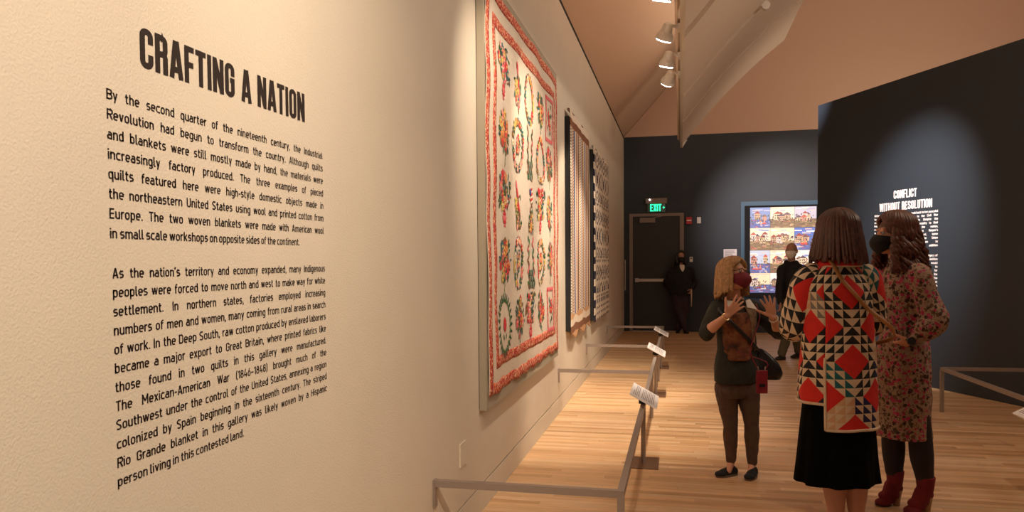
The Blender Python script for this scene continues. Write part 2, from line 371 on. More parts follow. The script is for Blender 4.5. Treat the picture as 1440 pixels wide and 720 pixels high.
# ------------------------------------------------------------------ track lamps, each with its own spot
def track_lamp(Y, tgt, watts, size, label, blend=.5):
    c = Vector((-.125, Y, 3.47)); t = thing('track_spotlight', label, 'spotlight', c, group=None)
    d = (Vector(tgt)-c).normalized(); q = d.to_track_quat('-Z', 'Y').to_matrix()
    def P(x, z): return q @ Vector((x, 0, z))
    b = MB(); b.tube([q @ Vector((0, 0, z)) for z in (.10, .09, .06, .02, -.005, -.03, -.05)], [.012, .038, .046, .054, .072, .078, .078], 20); b.build('housing', M['lamp_white'], t, smooth=False)
    b = MB(); b.tube([q @ Vector((0, 0, -.051)), q @ Vector((0, 0, -.060))], [.070, .066], 20); b.build('lens', M['lens'], t)
    b = MB(); b.tube([(0, 0, .03), (.05, 0, .07), (.10, 0, .05), (.118, 0, .05)], .014, 8, smooth=3); b.build('arm', M['lamp_white'], t, smooth=True)
    b = MB(); b.box((.100, -.06, .02), (.1248, .06, .07)); b.build('adapter', M['lamp_white'], t)
    s_ = spot(c+d*.09, tgt, watts, size, blend); s_.data.shadow_soft_size = .045
for a in [(1.2, (WX, 3.3, 1.2), 60, 80, 'track spotlight second nearest the viewer beyond the top edge', 1),
          (3.4, (WX+.1, 4.9, 1.8), 90, 66, 'track spotlight above the near half of the flower quilt', .8),
          (4.7, (WX+.1, 5.9, 1.8), 90, 66, 'track spotlight above the far half of the flower quilt', .8),
          (5.85, (-.7, 6.9, 0.4), 135, 62, 'lit white track spotlight highest in view, cut by the top edge', .6),
          (6.90, (-1.0, 8.0, 1.2), 100, 60, 'lit white track spotlight second from the top', .6),
          (7.84, (-.8, 8.8, .6), 125, 60, 'lit white track spotlight third from the top', .6),
          (8.62, (-1.1, 10.3, 1.3), 90, 48, 'lit white track spotlight lowest and farthest along the beam', .6),
          ]: track_lamp(*a)

# ------------------------------------------------------------------ lettering
def arc(cx, cy, r, a0, a1, n=5): return [(cx+r*math.cos(math.radians(a0+(a1-a0)*i/n)), cy+r*math.sin(math.radians(a0+(a1-a0)*i/n))) for i in range(n+1)]
TH = .155; h_ = TH/2
def glyph(ch):
    w = .40; L = h_; R = w-h_; B = h_; T = 1-h_; r = .115
    top = lambda: arc(R-r, T-r, r, 0, 90)+arc(L+r, T-r, r, 90, 180); bot = lambda: arc(L+r, B+r, r, 180, 270)+arc(R-r, B+r, r, 270, 360)
    if ch == 'C': return w, [[(R, .63)]+top()+bot()+[(R, .37)]]
    if ch == 'G': return w, [[(R, .63)]+top()+bot()+[(R, .50), (w*.52, .50)]]
    if ch == 'O': return w, [[(R, .5)]+top()+bot()+[(R, .5)]]
    if ch == 'U': return w, [[(L, 1)]+bot()+[(R, 1)]]
    if ch == 'S': return w, [[(R, .68)]+top()+[(L, .66), (L+.02, .58), (R-.02, .42), (R, .34)]+arc(R-r, B+r, r, 0, -90)+arc(L+r, B+r, r, 270, 180)+[(L, .32)]]
    if ch == 'R': return w, [[(L, 0), (L, 1)], [(L, T), (R-r, T)]+arc(R-r, T-r, r, 90, 0)+arc(R-r, .50+r, r, 0, -90)+[(L, .50)], [(R-.02, .50), (R, .42), (R, 0)]]
    if ch == 'E': return .35, [[(L, 0), (L, 1)], [(L, T), (.35, T)], [(L, .52), (.31, .52)], [(L, B), (.35, B)]]
    if ch == 'F': return .34, [[(L, 0), (L, 1)], [(L, T), (.34, T)], [(L, .5), (.31, .5)]]
    if ch == 'L': return .34, [[(L, 0), (L, 1)], [(L, B), (.34, B)]]
    if ch == 'T': return .38, [[(0, T), (.38, T)], [(.19, 0), (.19, 1)]]
    if ch == 'I': return TH, [[(L, 0), (L, 1)]]
    if ch == 'H': return w, [[(L, 0), (L, 1)], [(R, 0), (R, 1)], [(L, .5), (R, .5)]]
    if ch == 'N': return .43, [[(L, 0), (L, 1)], [(.43-h_, 0), (.43-h_, 1)], [(L, .98), (.43-h_, .02)]]
    if ch == 'A': return .45, [[(.07, 0), (.205, 1)], [(.38, 0), (.245, 1)], [(.12, .24), (.33, .24)]]
    if ch == 'W': return .58, [[(.07, 1), (.16, 0)], [(.16, 0), (.29, .95)], [(.29, .95), (.42, 0)], [(.42, 0), (.51, 1)]]
    if ch == 'X': return .42, [[(.07, 0), (.35, 1)], [(.07, 1), (.35, 0)]]
    return .18, []
def ribbon(b, pl, th, f):
    pl = [Vector((p[0], p[1])) for p in pl]; n_ = len(pl); vs = []
    for i, p in enumerate(pl):
        d0 = (p-pl[i-1]).normalized() if i else (pl[1]-p).normalized(); d1 = (pl[i+1]-p).normalized() if i < n_-1 else d0
        d = (d0+d1); d = d.normalized() if d.length > 1e-6 else d0; nn = Vector((-d.y, d.x)); k = th/2/max(.5, nn.dot(Vector((-d0.y, d0.x))))
        vs += [f(*(p+nn*k)), f(*(p-nn*k))]
    b.add(vs, [(2*i, 2*i+1, 2*i+3, 2*i+2) for i in range(n_-1)])
def headline(text, place, length, cap, name, m_, parent, gap=.055):
    adv = sum(glyph(c)[0]+gap for c in text)-gap; sx = length/(adv*cap); x = 0
    for k, c in enumerate(text):
        w, st = glyph(c); b = MB()
        for q, s_ in enumerate(st): ribbon(b, s_, TH, lambda u, v, q=q: place((x+u)*cap*sx, v*cap, .0008+.0001*q))
        x += w+gap
        if st: b.build('letter', m_, parent)
def bglyph(ch, s=.13):                   # plain rounded sans, drawn as strokes: capital height 1
    h = s/2; X = .73; T = 1-h; xh = X-h; w = .49; L = h; R = w-h; r = .165; A = arc
    def loop(x0, x1, y0, y1, r): return A(x1-r, y1-r, r, 0, 90)+A(x0+r, y1-r, r, 90, 180)+A(x0+r, y0+r, r, 180, 270)+A(x1-r, y0+r, r, 270, 360)+[(x1, y1-r)]
    o = loop(L, R, h, xh, r)
    if ch == 'a': return .47, [[(L+.02, xh), (.47-h-r, xh)]+A(.47-h-r, xh-r, r, 90, 0)+[(.47-h, 0)], [(.47-h, .42), (L+.13, .42)]+A(L+.13, .42-.176, .176, 90, 270)+[(.47-h, .068)]]
    if ch == 'b': return w, [[(L, 0), (L, 1)], o]
    if ch == 'c': return .45, [[(.45, xh), (L+r, xh)]+A(L+r, xh-r, r, 90, 180)+A(L+r, h+r, r, 180, 270)+[(.45, h)]]
    if ch == 'd': return w, [[(R, 0), (R, 1)], o]
    if ch == 'e': return w, [[(L, .36), (R, .36), (R, xh-r)]+A(R-r, xh-r, r, 0, 90)+A(L+r, xh-r, r, 90, 180)+A(L+r, h+r, r, 180, 270)+[(R-.03, h)]]
    if ch == 'f': return .31, [[(.33, T)]+A(.11+.14, T-.14, .14, 90, 180)+[(.11, 0)], [(0, xh), (.31, xh)]]
    if ch == 'g': return w, [o, [(R, X), (R, -.08)]+A(R-.13, -.08, .13, 0, -90)+[(L+.03, -.21)]]
    if ch == 'h': return w, [[(L, 0), (L, 1)], [(L, xh-r)]+A(L+r, xh-r, r, 180, 90)+A(R-r, xh-r, r, 90, 0)+[(R, 0)]]
    if ch == 'i': return s, [[(L, 0), (L, X)], [(L, .86), (L, 1)]]
    if ch == 'j': return .2, [[(.2-h, X), (.2-h, -.1)]+A(.03, -.1, .11, 0, -90), [(.2-h, .86), (.2-h, 1)]]
    if ch == 'k': return .47, [[(L, 0), (L, 1)], [(L, .27), (.42, X)], [(.19, .40), (.43, 0)]]
    if ch == 'l': return .21, [[(L, 1), (L, .17)]+A(L+.11, .17, .105, 180, 270)+[(.22, h)]]
    if ch == 'm': return .79, [[(L, 0), (L, X)], [(L, xh-.15)]+A(L+.15, xh-.15, .15, 180, 90)+A(.395-.15, xh-.15, .15, 90, 0)+[(.395, 0)], [(.395, xh-.15)]+A(.545, xh-.15, .15, 180, 90)+A(.79-h-.15, xh-.15, .15, 90, 0)+[(.79-h, 0)]]
    if ch == 'n': return w, [[(L, 0), (L, X)], [(L, xh-r)]+A(L+r, xh-r, r, 180, 90)+A(R-r, xh-r, r, 90, 0)+[(R, 0)]]
    if ch == 'o': return w, [o]
    if ch == 'p': return w, [[(L, -.26), (L, X)], o]
    if ch == 'q': return w, [[(R, -.26), (R, X)], o]
    if ch == 'r': return .32, [[(L, 0), (L, X)], [(L, xh-r)]+A(L+r, xh-r, r, 180, 90)+[(.34, xh)]]
    if ch == 's': return .43, [[(.40, xh), (L+.13, xh)]+A(L+.13, xh-.146, .146, 90, 270)+A(.43-h-.13, .227, .16, 90, -90)+[(L-.03, h)]]
    if ch == 't': return .33, [[(.13, .94), (.13, .20)]+A(.26, .20, .133, 180, 270)+[(.34, h)], [(0, xh), (.32, xh)]]
    if ch == 'u': return w, [[(L, X), (L, h+r)]+A(L+r, h+r, r, 180, 270)+A(R-r, h+r, r, 270, 360), [(R, 0), (R, X)]]
    if ch == 'v': return .46, [[(.05, X), (.23, .04)], [(.41, X), (.23, .04)]]
    if ch == 'w': return .70, [[(.05, X), (.20, .03)], [(.20, .03), (.35, X)], [(.35, X), (.50, .03)], [(.50, .03), (.65, X)]]
    if ch == 'x': return .45, [[(.05, 0), (.40, X)], [(.05, X), (.40, 0)]]
    if ch == 'y': return .46, [[(.05, X), (.24, .05)], [(.41, X), (.16, -.24)]]
    if ch == 'z': return .43, [[(.02, xh), (.36, xh), (.07, h), (.42, h)]]
    W_ = .55; CR = W_-h; q = .17
    C0 = [(CR, .72)]+A(CR-q, T-q, q, 0, 90)+A(L+q, T-q, q, 90, 180)+A(L+q, h+q, q, 180, 270)+A(CR-q, h+q, q, 270, 360)
    if ch == 'A': return .6, [[(.06, 0), (.29, 1)], [(.54, 0), (.31, 1)], [(.13, .28), (.47, .28)]]
    if ch == 'B': return W_, [[(L, 0), (L, 1)], [(L, T), (.34, T)]+A(.33, T-.205, .205, 90, -90)+[(L, .525)], [(.33, .525)]+A(.33, .295, .23, 90, -90)+[(L, h)]]
    if ch == 'C': return W_, [C0+[(CR, .28)]]
    if ch == 'D': return W_, [[(L, 0), (L, 1)], [(L, T), (CR-.2, T)]+A(CR-.2, T-.2, .2, 90, 0)+A(CR-.2, h+.2, .2, 0, -90)+[(L, h)]]
    if ch == 'E': return .48, [[(L, 0), (L, 1)], [(L, T), (.48, T)], [(L, .51), (.44, .51)], [(L, h), (.48, h)]]
    if ch == 'G': return W_, [C0+[(CR, .48), (.30, .48)]]
    if ch == 'H': return W_, [[(L, 0), (L, 1)], [(CR, 0), (CR, 1)], [(L, .51), (CR, .51)]]
    if ch == 'I': return s, [[(L, 0), (L, 1)]]
    if ch == 'M': return .70, [[(L, 0), (L, 1)], [(.70-h, 0), (.70-h, 1)], [(L, .97), (.35, .3)], [(.35, .3), (.70-h, .97)]]
    if ch == 'Q': return W_, [C0+[(CR, .72)], [(.34, .22), (.55, -.02)]]
    if ch in 'PR': return W_, [[(L, 0), (L, 1)], [(L, T), (.33, T)]+A(.33, T-.225, .225, 90, -90)+[(L, .485)]]+([[(.30, .485), (.53, 0)]] if ch == 'R' else [])
    if ch == 'S': return .53, [[(.49, T-.03), (.36, T), (L+.2, T)]+A(L+.2, T-.21, .21, 90, 200)+[(.16, .56), (.37, .44)]+A(.53-h-.2, .26, .2, 20, -90)+[(.2, h), (L-.02, h+.05)]]
    if ch == 'T': return .52, [[(0, T), (.52, T)], [(.26, 0), (.26, 1)]]
    if ch == 'U': return W_, [[(L, 1)]+A(L+q, h+q, q, 180, 270)+A(CR-q, h+q, q, 270, 360)+[(CR, 1)]]
    if ch == 'W': return .84, [[(.05, 1), (.235, .03)], [(.235, .03), (.42, .97)], [(.42, .97), (.605, .03)], [(.605, .03), (.79, 1)]]
    if ch == '1': return .32, [[(.03, .80), (.25, .97)], [(.25, 0), (.25, 1)]]
    if ch == '4': return .52, [[(.26, 1), (.06, .27), (.51, .27)], [(.38, .55), (.38, 0)]]
    if ch == '6': return .50, [[(.33, 1), (L+.02, .45)], loop(L, .50-h, h, .62, .18)]
    if ch == '8': return .50, [loop(L+.02, .48-h, .52, T, .17), loop(L, .50-h, h, .54, .18)]
    if ch == '.': return s, [[(L, 0), (L, .14)]]
    if ch == ',': return s, [[(L, .14), (L, 0)], [(L+.01, .05), (L-.04, -.13)]]
    if ch == '\u2019': return s, [[(L, 1.0), (L, .87)], [(L+.01, .9), (L-.04, .74)]]
    if ch == '-': return .28, [[(0, .38), (.28, .38)]]
    if ch == '\u2013': return .42, [[(0, .38), (.42, .38)]]
    if ch == '(': return .22, [[(.21, 1.08), (.08, .85), (.07, .15), (.21, -.1)]]
    if ch == ')': return .22, [[(.01, 1.08), (.14, .85), (.15, .15), (.01, -.1)]]
    return w, [o]
def word_mesh(txt, bold=0):
    b = MB(); x = 0; s = .13+bold
    for c in txt:
        w, st = bglyph(c)
        for pl in st: ribbon(b, pl, s, lambda u, v: (x+u, v))
        x += w+.105
    return b.v, b.f, (0, x-.105)
def paragraph(lines, place, width, size, zs, m_, parent, bold=0, last_ragged=True, minspace=.30):
    data = [[word_mesh(w, bold) for w in l.split()] for l in lines]
    sx = min((width/size-minspace*(len(d)-1))/sum(w[2][1]-w[2][0] for w in d) for d in data); sx = min(sx, 1.3)
    for k, (d, z) in enumerate(zip(data, zs)):
        tot = sum(w[2][1]-w[2][0] for w in d)*sx; sp = (width/size-tot)/max(1, len(d)-1)
        if last_ragged and k == len(data)-1: sp = .42
        b = MB(); x = 0
        for vs, fs, (x0, x1) in d:
            b.add([place((x+(v[0]-x0)*sx)*size, z+v[1]*size, .0008) for v in vs], fs); x += (x1-x0)*sx+sp
        b.build('text_line', m_, parent, kind='stuff')

t = thing('wall_lettering', 'black introductory lettering headed CRAFTING A NATION on the cream wall', 'lettering', (WX, 1.33, 1.5))
pl_ = lambda y0, z0=0: (lambda u, v, o: (o, y0-1.33+u, v+z0-1.5))
tl = headline('CRAFTING A NATION', lambda u, v, o: (o, 1.437-1.33+u, 1.897+v-1.5+u*.014), .735, .087, 'title', M['black_vinyl'], t)
P1 = ["By the second quarter of the nineteenth century, the Industrial", "Revolution had begun to transform the country. Although quilts", "and blankets were still mostly made by hand, the materials were",
      "increasingly factory produced. The three examples of pieced", "quilts featured here were high-style domestic objects made in", "the northeastern United States using wool and printed cotton from",
      "Europe. The two woven blankets were made with American wool", "in small scale workshops on opposite sides of the continent."]
P2 = ["As the nation\u2019s territory and economy expanded, many Indigenous", "peoples were forced to move north and west to make way for white", "settlement. In northern states, factories employed increasing",
      "numbers of men and women, many coming from rural areas in search", "of work. In the Deep South, raw cotton produced by enslaved laborers", "became a major export to Great Britain, where printed fabrics like",
      "those found in two quilts in this gallery were manufactured.", "The Mexican-American War (1846\u20131848) brought much of the", "Southwest under the control of the United States, annexing a region",
      "colonized by Spain beginning in the sixteenth century. The striped", "Rio Grande blanket in this gallery was likely woven by a Hispanic", "person living in this contested land."]
paragraph(P1, pl_(1.335), .952, .0213, [1.808-.0406*i for i in range(8)], M['black_vinyl'], t, .018)
paragraph(P2, pl_(1.339), .952, .0213, [1.4415-.0394*i for i in range(12)], M['black_vinyl'], t, .018)
t = thing('wall_lettering', 'white lettering headed CONFLICT WITHOUT RESOLUTION on the dark angled partition', 'lettering', rwp(1.15, 1.6))
o0 = rwp(1.15, 1.6)
def rpl(s0): return lambda u, v, o: tuple(rwp(s0+u, v, o+.001)-o0)
headline('CONFLICT', lambda u, v, o: tuple(rwp(1.487+u, 2.185+v, o+.001)-o0), .372, .098, 'title', M['white_vinyl'], t)
headline('WITHOUT RESOLUTION', lambda u, v, o: tuple(rwp(1.245+u, 2.045+v, o+.001)-o0), .85, .098, 'title', M['white_vinyl'], t)
R1 = ["Although the young nation would often look back to her peaceful", "beginnings the decades that led up to the Civil War", "were filled with debate and struggle. Despite the", "hope of makers who gave their sentimentality to that", "cause the work of uniting the nation,", "was carried in papers such as Harper\u2019s",
      "Weekly where artists sketched and, some", "printed what they had seen. The Union", "armies and their camps began to", "collect quilts and blankets in addition", "to clothing."]
R2 = ["The Civil War and the long years that followed left a legacy of", "divided families and towns, and the abolition", "of slavery was at the heart of it, as would", "become clear when makers turned to", "cloth and thread to raise money for", "relief. Quilts were sewn for the", "camps and sold at fairs for the",
      "wounded. Many more were made at", "home in memory of the lost in", "battle or sewn with flags for", "those who came back, a sign", "of hope"]
paragraph(R1, rpl(1.156), 1.025, .0255, [1.984-.0425*i for i in range(11)], M['white_vinyl'], t, .07)
paragraph(R2, rpl(1.156), 1.025, .0255, [1.488-.0425*i for i in range(12)], M['white_vinyl'], t, .07)

# ------------------------------------------------------------------ end wall things
dr = thing('door_1', '', '', (-.48, BY, 0)); del dr['label']; del dr['category']; dr['kind'] = 'structure'
fr = MB(); fr.box((-.545, -.05, 0), (-.475, 0, 2.43)); fr.box((.475, -.05, 0), (.555, 0, 2.43)); fr.box((-.475, -.05, 2.37), (.475, 0, 2.43)); fr.build('door_frame', M['frame'], dr)
fr = MB(); fr.box((-.472, -.03, .02), (.472, -.002, 2.368)); leaf = fr.build('door_leaf', M['door'], dr)
fr = MB(); fr.box((-.475, -.06, 0), (.475, -.002, .018)); fr.build('threshold', M['steel'], dr)
fr = MB(); fr.box((-.33, -.09, 2.24), (-.02, -.031, 2.34)); fr.bar((-.05, -.06, 2.345), (.1, -.03, 2.365), .02, .012); fr.build('door_closer', M['frame'], leaf)
fr = MB(); fr.box((-.42, -.10, 1.03), (.40, -.06, 1.09)); fr.box((-.43, -.062, 1.02), (-.36, -.031, 1.10)); fr.box((.34, -.062, 1.02), (.41, -.031, 1.10)); fr.build('push_bar', M['steel'], leaf)
ex_ = thing('exit_sign', 'green lit EXIT sign with clear panel above the dark door', 'sign', (-.475, BY, 2.63))
b = MB(); b.box((-.215, -.09, 0), (.215, 0, .105)); b.build('housing', M['frame'], ex_)
b = MB(); b.box((-.18, -.055, -.175), (.18, -.045, 0)); b.build('panel', M['exit_glass'], ex_)
b = MB(); b.ell((-.13, -.092, .075), .012); b.build('indicator_lamp', M['lens'], ex_)
headline('EXIT', lambda u, v, o: (-.125+u, -.057-o, -.158+v), .225, .145, 'lettering', M['exit'], ex_)
b = MB(); b.add([(.125, -.057, -.085), (.15, -.057, -.06), (.15, -.057, -.075), (.175, -.057, -.085), (.15, -.057, -.095), (.15, -.057, -.11)], [(0, 5, 4, 3, 2, 1)]); b.build('arrow', M['exit'], ex_)
fa = thing('fire_alarm', 'small red fire alarm box right of the door frame', 'alarm', (.178, BY, 2.27))
b = MB(); b.box((-.055, -.05, -.07), (.055, 0, .07)); b.build('box', M['red_plastic'], fa)
b = MB(); b.box((-.045, -.054, -.012), (.045, -.05, .014)); b.build('pull_bar', M['white'], fa)
st = thing('wall_strobe', 'small white strobe beside the red fire alarm', 'strobe', (.373, BY, 2.273))
b = MB(); b.box((-.038, -.03, -.062), (.038, 0, .062)); b.build('box', M['white'], st)
b = MB(); b.ell((0, -.032, 0), (.018, .012, .028)); b.build('flash', M['card'], st)
cr = thing('card_reader', 'small white card reader beside the door at shoulder height', 'card reader', (.22, BY, 1.48))
b = MB(); b.box((-.032, -.025, -.052), (.032, 0, .052)); b.build('box', M['white'], cr)
b = MB(); b.box((-.02, -.027, .01), (.02, -.025, .035)); b.build('slot', M['frame'], cr)
pq = thing('wall_label', 'white rectangular wall label left of the large picture', 'label', (.985, BY, 1.56))
b = MB(); b.box((-.128, -.012, -.135), (.128, 0, .12)); b.build('card', M['card'], pq)
b = MB()
for i in range(9): b.box((-.10, -.0126, .08-i*.02), (-.10+rng.uniform(.13, .2), -.0122, .088-i*.02))
b.build('printed_lines', M['ink'], pq)
hb = thing('grab_rail', 'thin upright steel handle on the cream wall near the door', 'handle', (WX, 15.5, 1.17))
b = MB(); b.tube([(.05, 0, -.31), (.05, 0, .31)], .013, 8); b.tube([(0, 0, -.25), (.05, 0, -.25)], .01, 8); b.tube([(0, 0, .25), (.05, 0, .25)], .01, 8); b.build('bar', M['steel'], hb)
op = thing('outlet_cover', 'blank cream cover plate low on the cream wall', 'outlet cover', (WX, 3.865, .442))
b = MB(); b.box((0, -.062, -.062), (.009, .062, .062)); b.build('plate', M['wall'], op)

# large picture of harbour scenes
pic = thing('harbour_picture', 'large bright picture of harbour houses and boats in a black frame on the end wall', 'picture', (1.985, BY, 1.655))
PX0, PX1, PZ0, PZ1 = 1.365-1.985, 2.616-1.985, .80-1.655, 2.506-1.655
b = MB(); b.box((1.19-1.985, -.02, -.98), (.74, 0, .97)); b.build('surround', M['frame_blue'], pic)
b = MB(); x0, x1, z0, z1 = 1.262-1.985, .705, -.955, .885
b.box((x0, -.05, z0), (PX0, -.021, z1)); b.box((PX1, -.05, z0), (x1, -.021, z1)); b.box((PX0, -.05, z0), (PX1, -.021, PZ0)); b.box((PX0, -.05, PZ1), (PX1, -.021, z1)); b.box((PX0, -.03, PZ0), (PX1, -.021, PZ1)); b.build('frame', M['board_dark'], pic)
cx_ = [PX0, 1.75-1.985, 2.205-1.985, PX1]; cz_ = [PZ1, 2.094-1.655, 1.648-1.655, 1.196-1.655, PZ0]
sky = [(.12, .25, .7), (.55, .62, .8), (.9, .75, .55), (.95, .88, .72), (.25, .4, .8)]
for r_ in range(4):
    for c_ in range(3):
        g = random.Random(31*r_+c_*7+3); b = MB(); xa, xb, zb, za = cx_[c_]+.002, cx_[c_+1]-.002, cz_[r_]-.002, cz_[r_+1]+.002; w = xb-xa; hh = zb-za; lay = [0]
        def q(u0, v0, u1, v1, col, sh=0):
            lay[0] += 1; yy = -.0312-.00003*lay[0]; cl = lambda t: max(0, min(1, t))
            b.add([(xa+cl(u0)*w, yy, za+cl(v0)*hh), (xa+cl(u1)*w, yy, za+cl(v0)*hh), (xa+cl(u1+sh)*w, yy, za+cl(v1)*hh), (xa+cl(u0+(sh if sh > 0 else 0) if sh else u0)*w, yy, za+cl(v1)*hh)], [(0, 1, 2, 3)], col=col)
        def tri(u0, u1, v0, v1, col):
            lay[0] += 1; yy = -.0312-.00003*lay[0]
            b.add([(xa+max(0, u0)*w, yy, za+v0*hh), (xa+min(1, u1)*w, yy, za+v0*hh), (xa+(max(0, u0)+min(1, u1))/2*w, yy, za+v1*hh)], [(0, 1, 2)], col=col)
        top_ = {0: [(.22, .30, .55), (.95, .80, .58), (.55, .52, .62)], 1: [(.9, .75, .55), (.92, .74, .5), (.12, .2, .55)], 2: [(.55, .62, .75), (.95, .8, .55), (.95, .9, .8)], 3: [(.97, .82, .55), (.95, .9, .85), (.95, .85, .7)]}[r_][c_]
        b.box((xa, -.0311, za), (xb, -.0302, zb), col=top_)
        for i in range(7):
            u = g.uniform(-.1, .8); v = g.uniform(.7, .93); s_ = g.choice([(.25, .33, .6), (.96, .9, .85), (.9, .6, .45), (.5, .5, .7)]); q(u, v, u+g.uniform(.15, .4), v+g.uniform(.02, .06), s_)
        water = (r_, c_) in ((0, 0), (2, 0), (3, 0), (3, 1), (1, 2), (2, 2))
        q(0, 0, 1, .42, (.14, .17, .40) if water else (.26, .17, .10))
        for i in range(26):
            u = g.uniform(-.05, .9); v = g.uniform(0, .4); col = g.choice([(.2, .3, .7), (.5, .5, .75), (.08, .12, .4), (.75, .6, .5), (.45, .1, .2)] if water else [(.45, .3, .14), (.2, .12, .08), (.6, .42, .25), (.15, .13, .08), (.35, .3, .12), (.5, .12, .1)])
            q(u, v, u+g.uniform(.06, .25), v+g.uniform(.015, .05), col)
        nb = 2 if water and r_ != 1 else 4
        for i in range(nb + (2 if r_ in (1, 2) else 0)):
            u = g.uniform(.0, .7); v = g.uniform(.30, .44); ww = g.uniform(.18, .34); hv = g.uniform(.16, .3); wall_ = g.choice([(.75, .55, .32), (.85, .65, .42), (.6, .4, .25), (.85, .7, .6), (.7, .35, .25)])
            roof = g.choice([(.35, .08, .06), (.25, .15, .12), (.55, .12, .08), (.15, .1, .12)])
            q(u, v, u+ww, v+hv, wall_); tri(u-.03, u+ww+.03, v+hv, v+hv+.13, roof)
            for a in range(3):
                for e in range(2): q(u+ww*(.12+a*.3), v+hv*(.15+e*.42), u+ww*(.24+a*.3), v+hv*(.42+e*.42), (.12, .08, .1))
        if water:
            for i in range(2):
                u = g.uniform(.1, .6); v = g.uniform(.12, .3); q(u, v, u+.3, v+.06, g.choice([(.75, .1, .06), (.9, .85, .8), (.5, .08, .1)])); q(u+.14, v+.06, u+.155, v+.3, (.15, .1, .1)); tri(u+.16, u+.27, v+.08, v+.26, (.85, .3, .2))
        for i in range(34):
            u = g.uniform(0, .95); v = g.uniform(.15, .6); q(u, v, u+g.uniform(.02, .06), v+g.uniform(.03, .1), g.choice([(.12, .1, .05), (.2, .18, .07), (.1, .06, .08)]))
        b.build('picture_panel', M['display'], pic, tint=True)

# ------------------------------------------------------------------ flower quilt
QY0, QY1, QZ0, QZ1 = 4.245, 6.80, .675, 3.10; QX = .055
ql = thing('flower_quilt', 'large cream quilt with red borders and rows of floral bouquets, nearest on the left wall', 'quilt', (WX, QY0, QZ0))
LY, LZ = QY1-QY0, QZ1-QZ0
b = MB(); b.box((0.004, -.03, -.07), (.046, LY+.04, LZ+.06)); b.build('mount_board', M['board'], ql)
b = MB(); b.box((.0005, -.028, -.06), (.004, LY+.03, LZ+.05)); b.build('shadow_gap', M['board_dark'], ql)  # black sheet standing in for the shade behind the mount board
def qsurf(y_, z_, off=0):
    k = .004*math.sin(y_*9+z_*3)+.003*math.sin(z_*11-y_*4)+.004*noise.noise(Vector((y_*3, z_*3, 0)))
    e = max(0, (.25-z_)/.25); edge = .008*math.sin(y_*22)*e
    return (QX+k+off, y_, z_+edge)
def sheet(y0, z0, y1, z1, ny, nz, off, name, m_, par, thick=.006):
    b = MB(); vs = []
    for i in range(nz+1):
        for j in range(ny+1): vs.append(qsurf(y0+(y1-y0)*j/ny, z0+(z1-z0)*i/nz, off))
    fs = [(i*(ny+1)+j, i*(ny+1)+j+1, (i+1)*(ny+1)+j+1, (i+1)*(ny+1)+j) for i in range(nz) for j in range(ny)]; b.add(vs, fs)
    o = b.build(name, m_, par, smooth=True); s_ = o.modifiers.new('t', 'SOLIDIFY'); s_.thickness = thick; s_.offset = -1; return o
sheet(0, 0, LY, LZ, 80, 80, 0, 'cotton_ground', M['quilt'], ql)
def border(o0, wd, off):
    for (y0, z0, y1, z1, ny, nz) in ((o0, o0, o0+wd, LZ-o0, 3, 70), (LY-o0-wd, o0, LY-o0, LZ-o0, 3, 70), (o0+wd, o0, LY-o0-wd, o0+wd, 70, 3), (o0+wd, LZ-o0-wd, LY-o0-wd, LZ-o0, 70, 3)):
        sheet(y0, z0, y1, z1, ny, nz, off, 'red_border', M['red_print'], ql, .002)
border(.0, .068, .002); border(.15, .068, .002)
pal = dict(red=(.62, .03, .04), rose=(.75, .16, .18), pink=(.82, .34, .30), orange=(.75, .28, .08), yellow=(.72, .50, .14), green=(.06, .17, .05), dkgreen=(.03, .09, .05), teal=(.04, .13, .15), brown=(.24, .11, .05), blue=(.05, .07, .25), grey=(.25, .25, .2), cream=(.8, .7, .55))
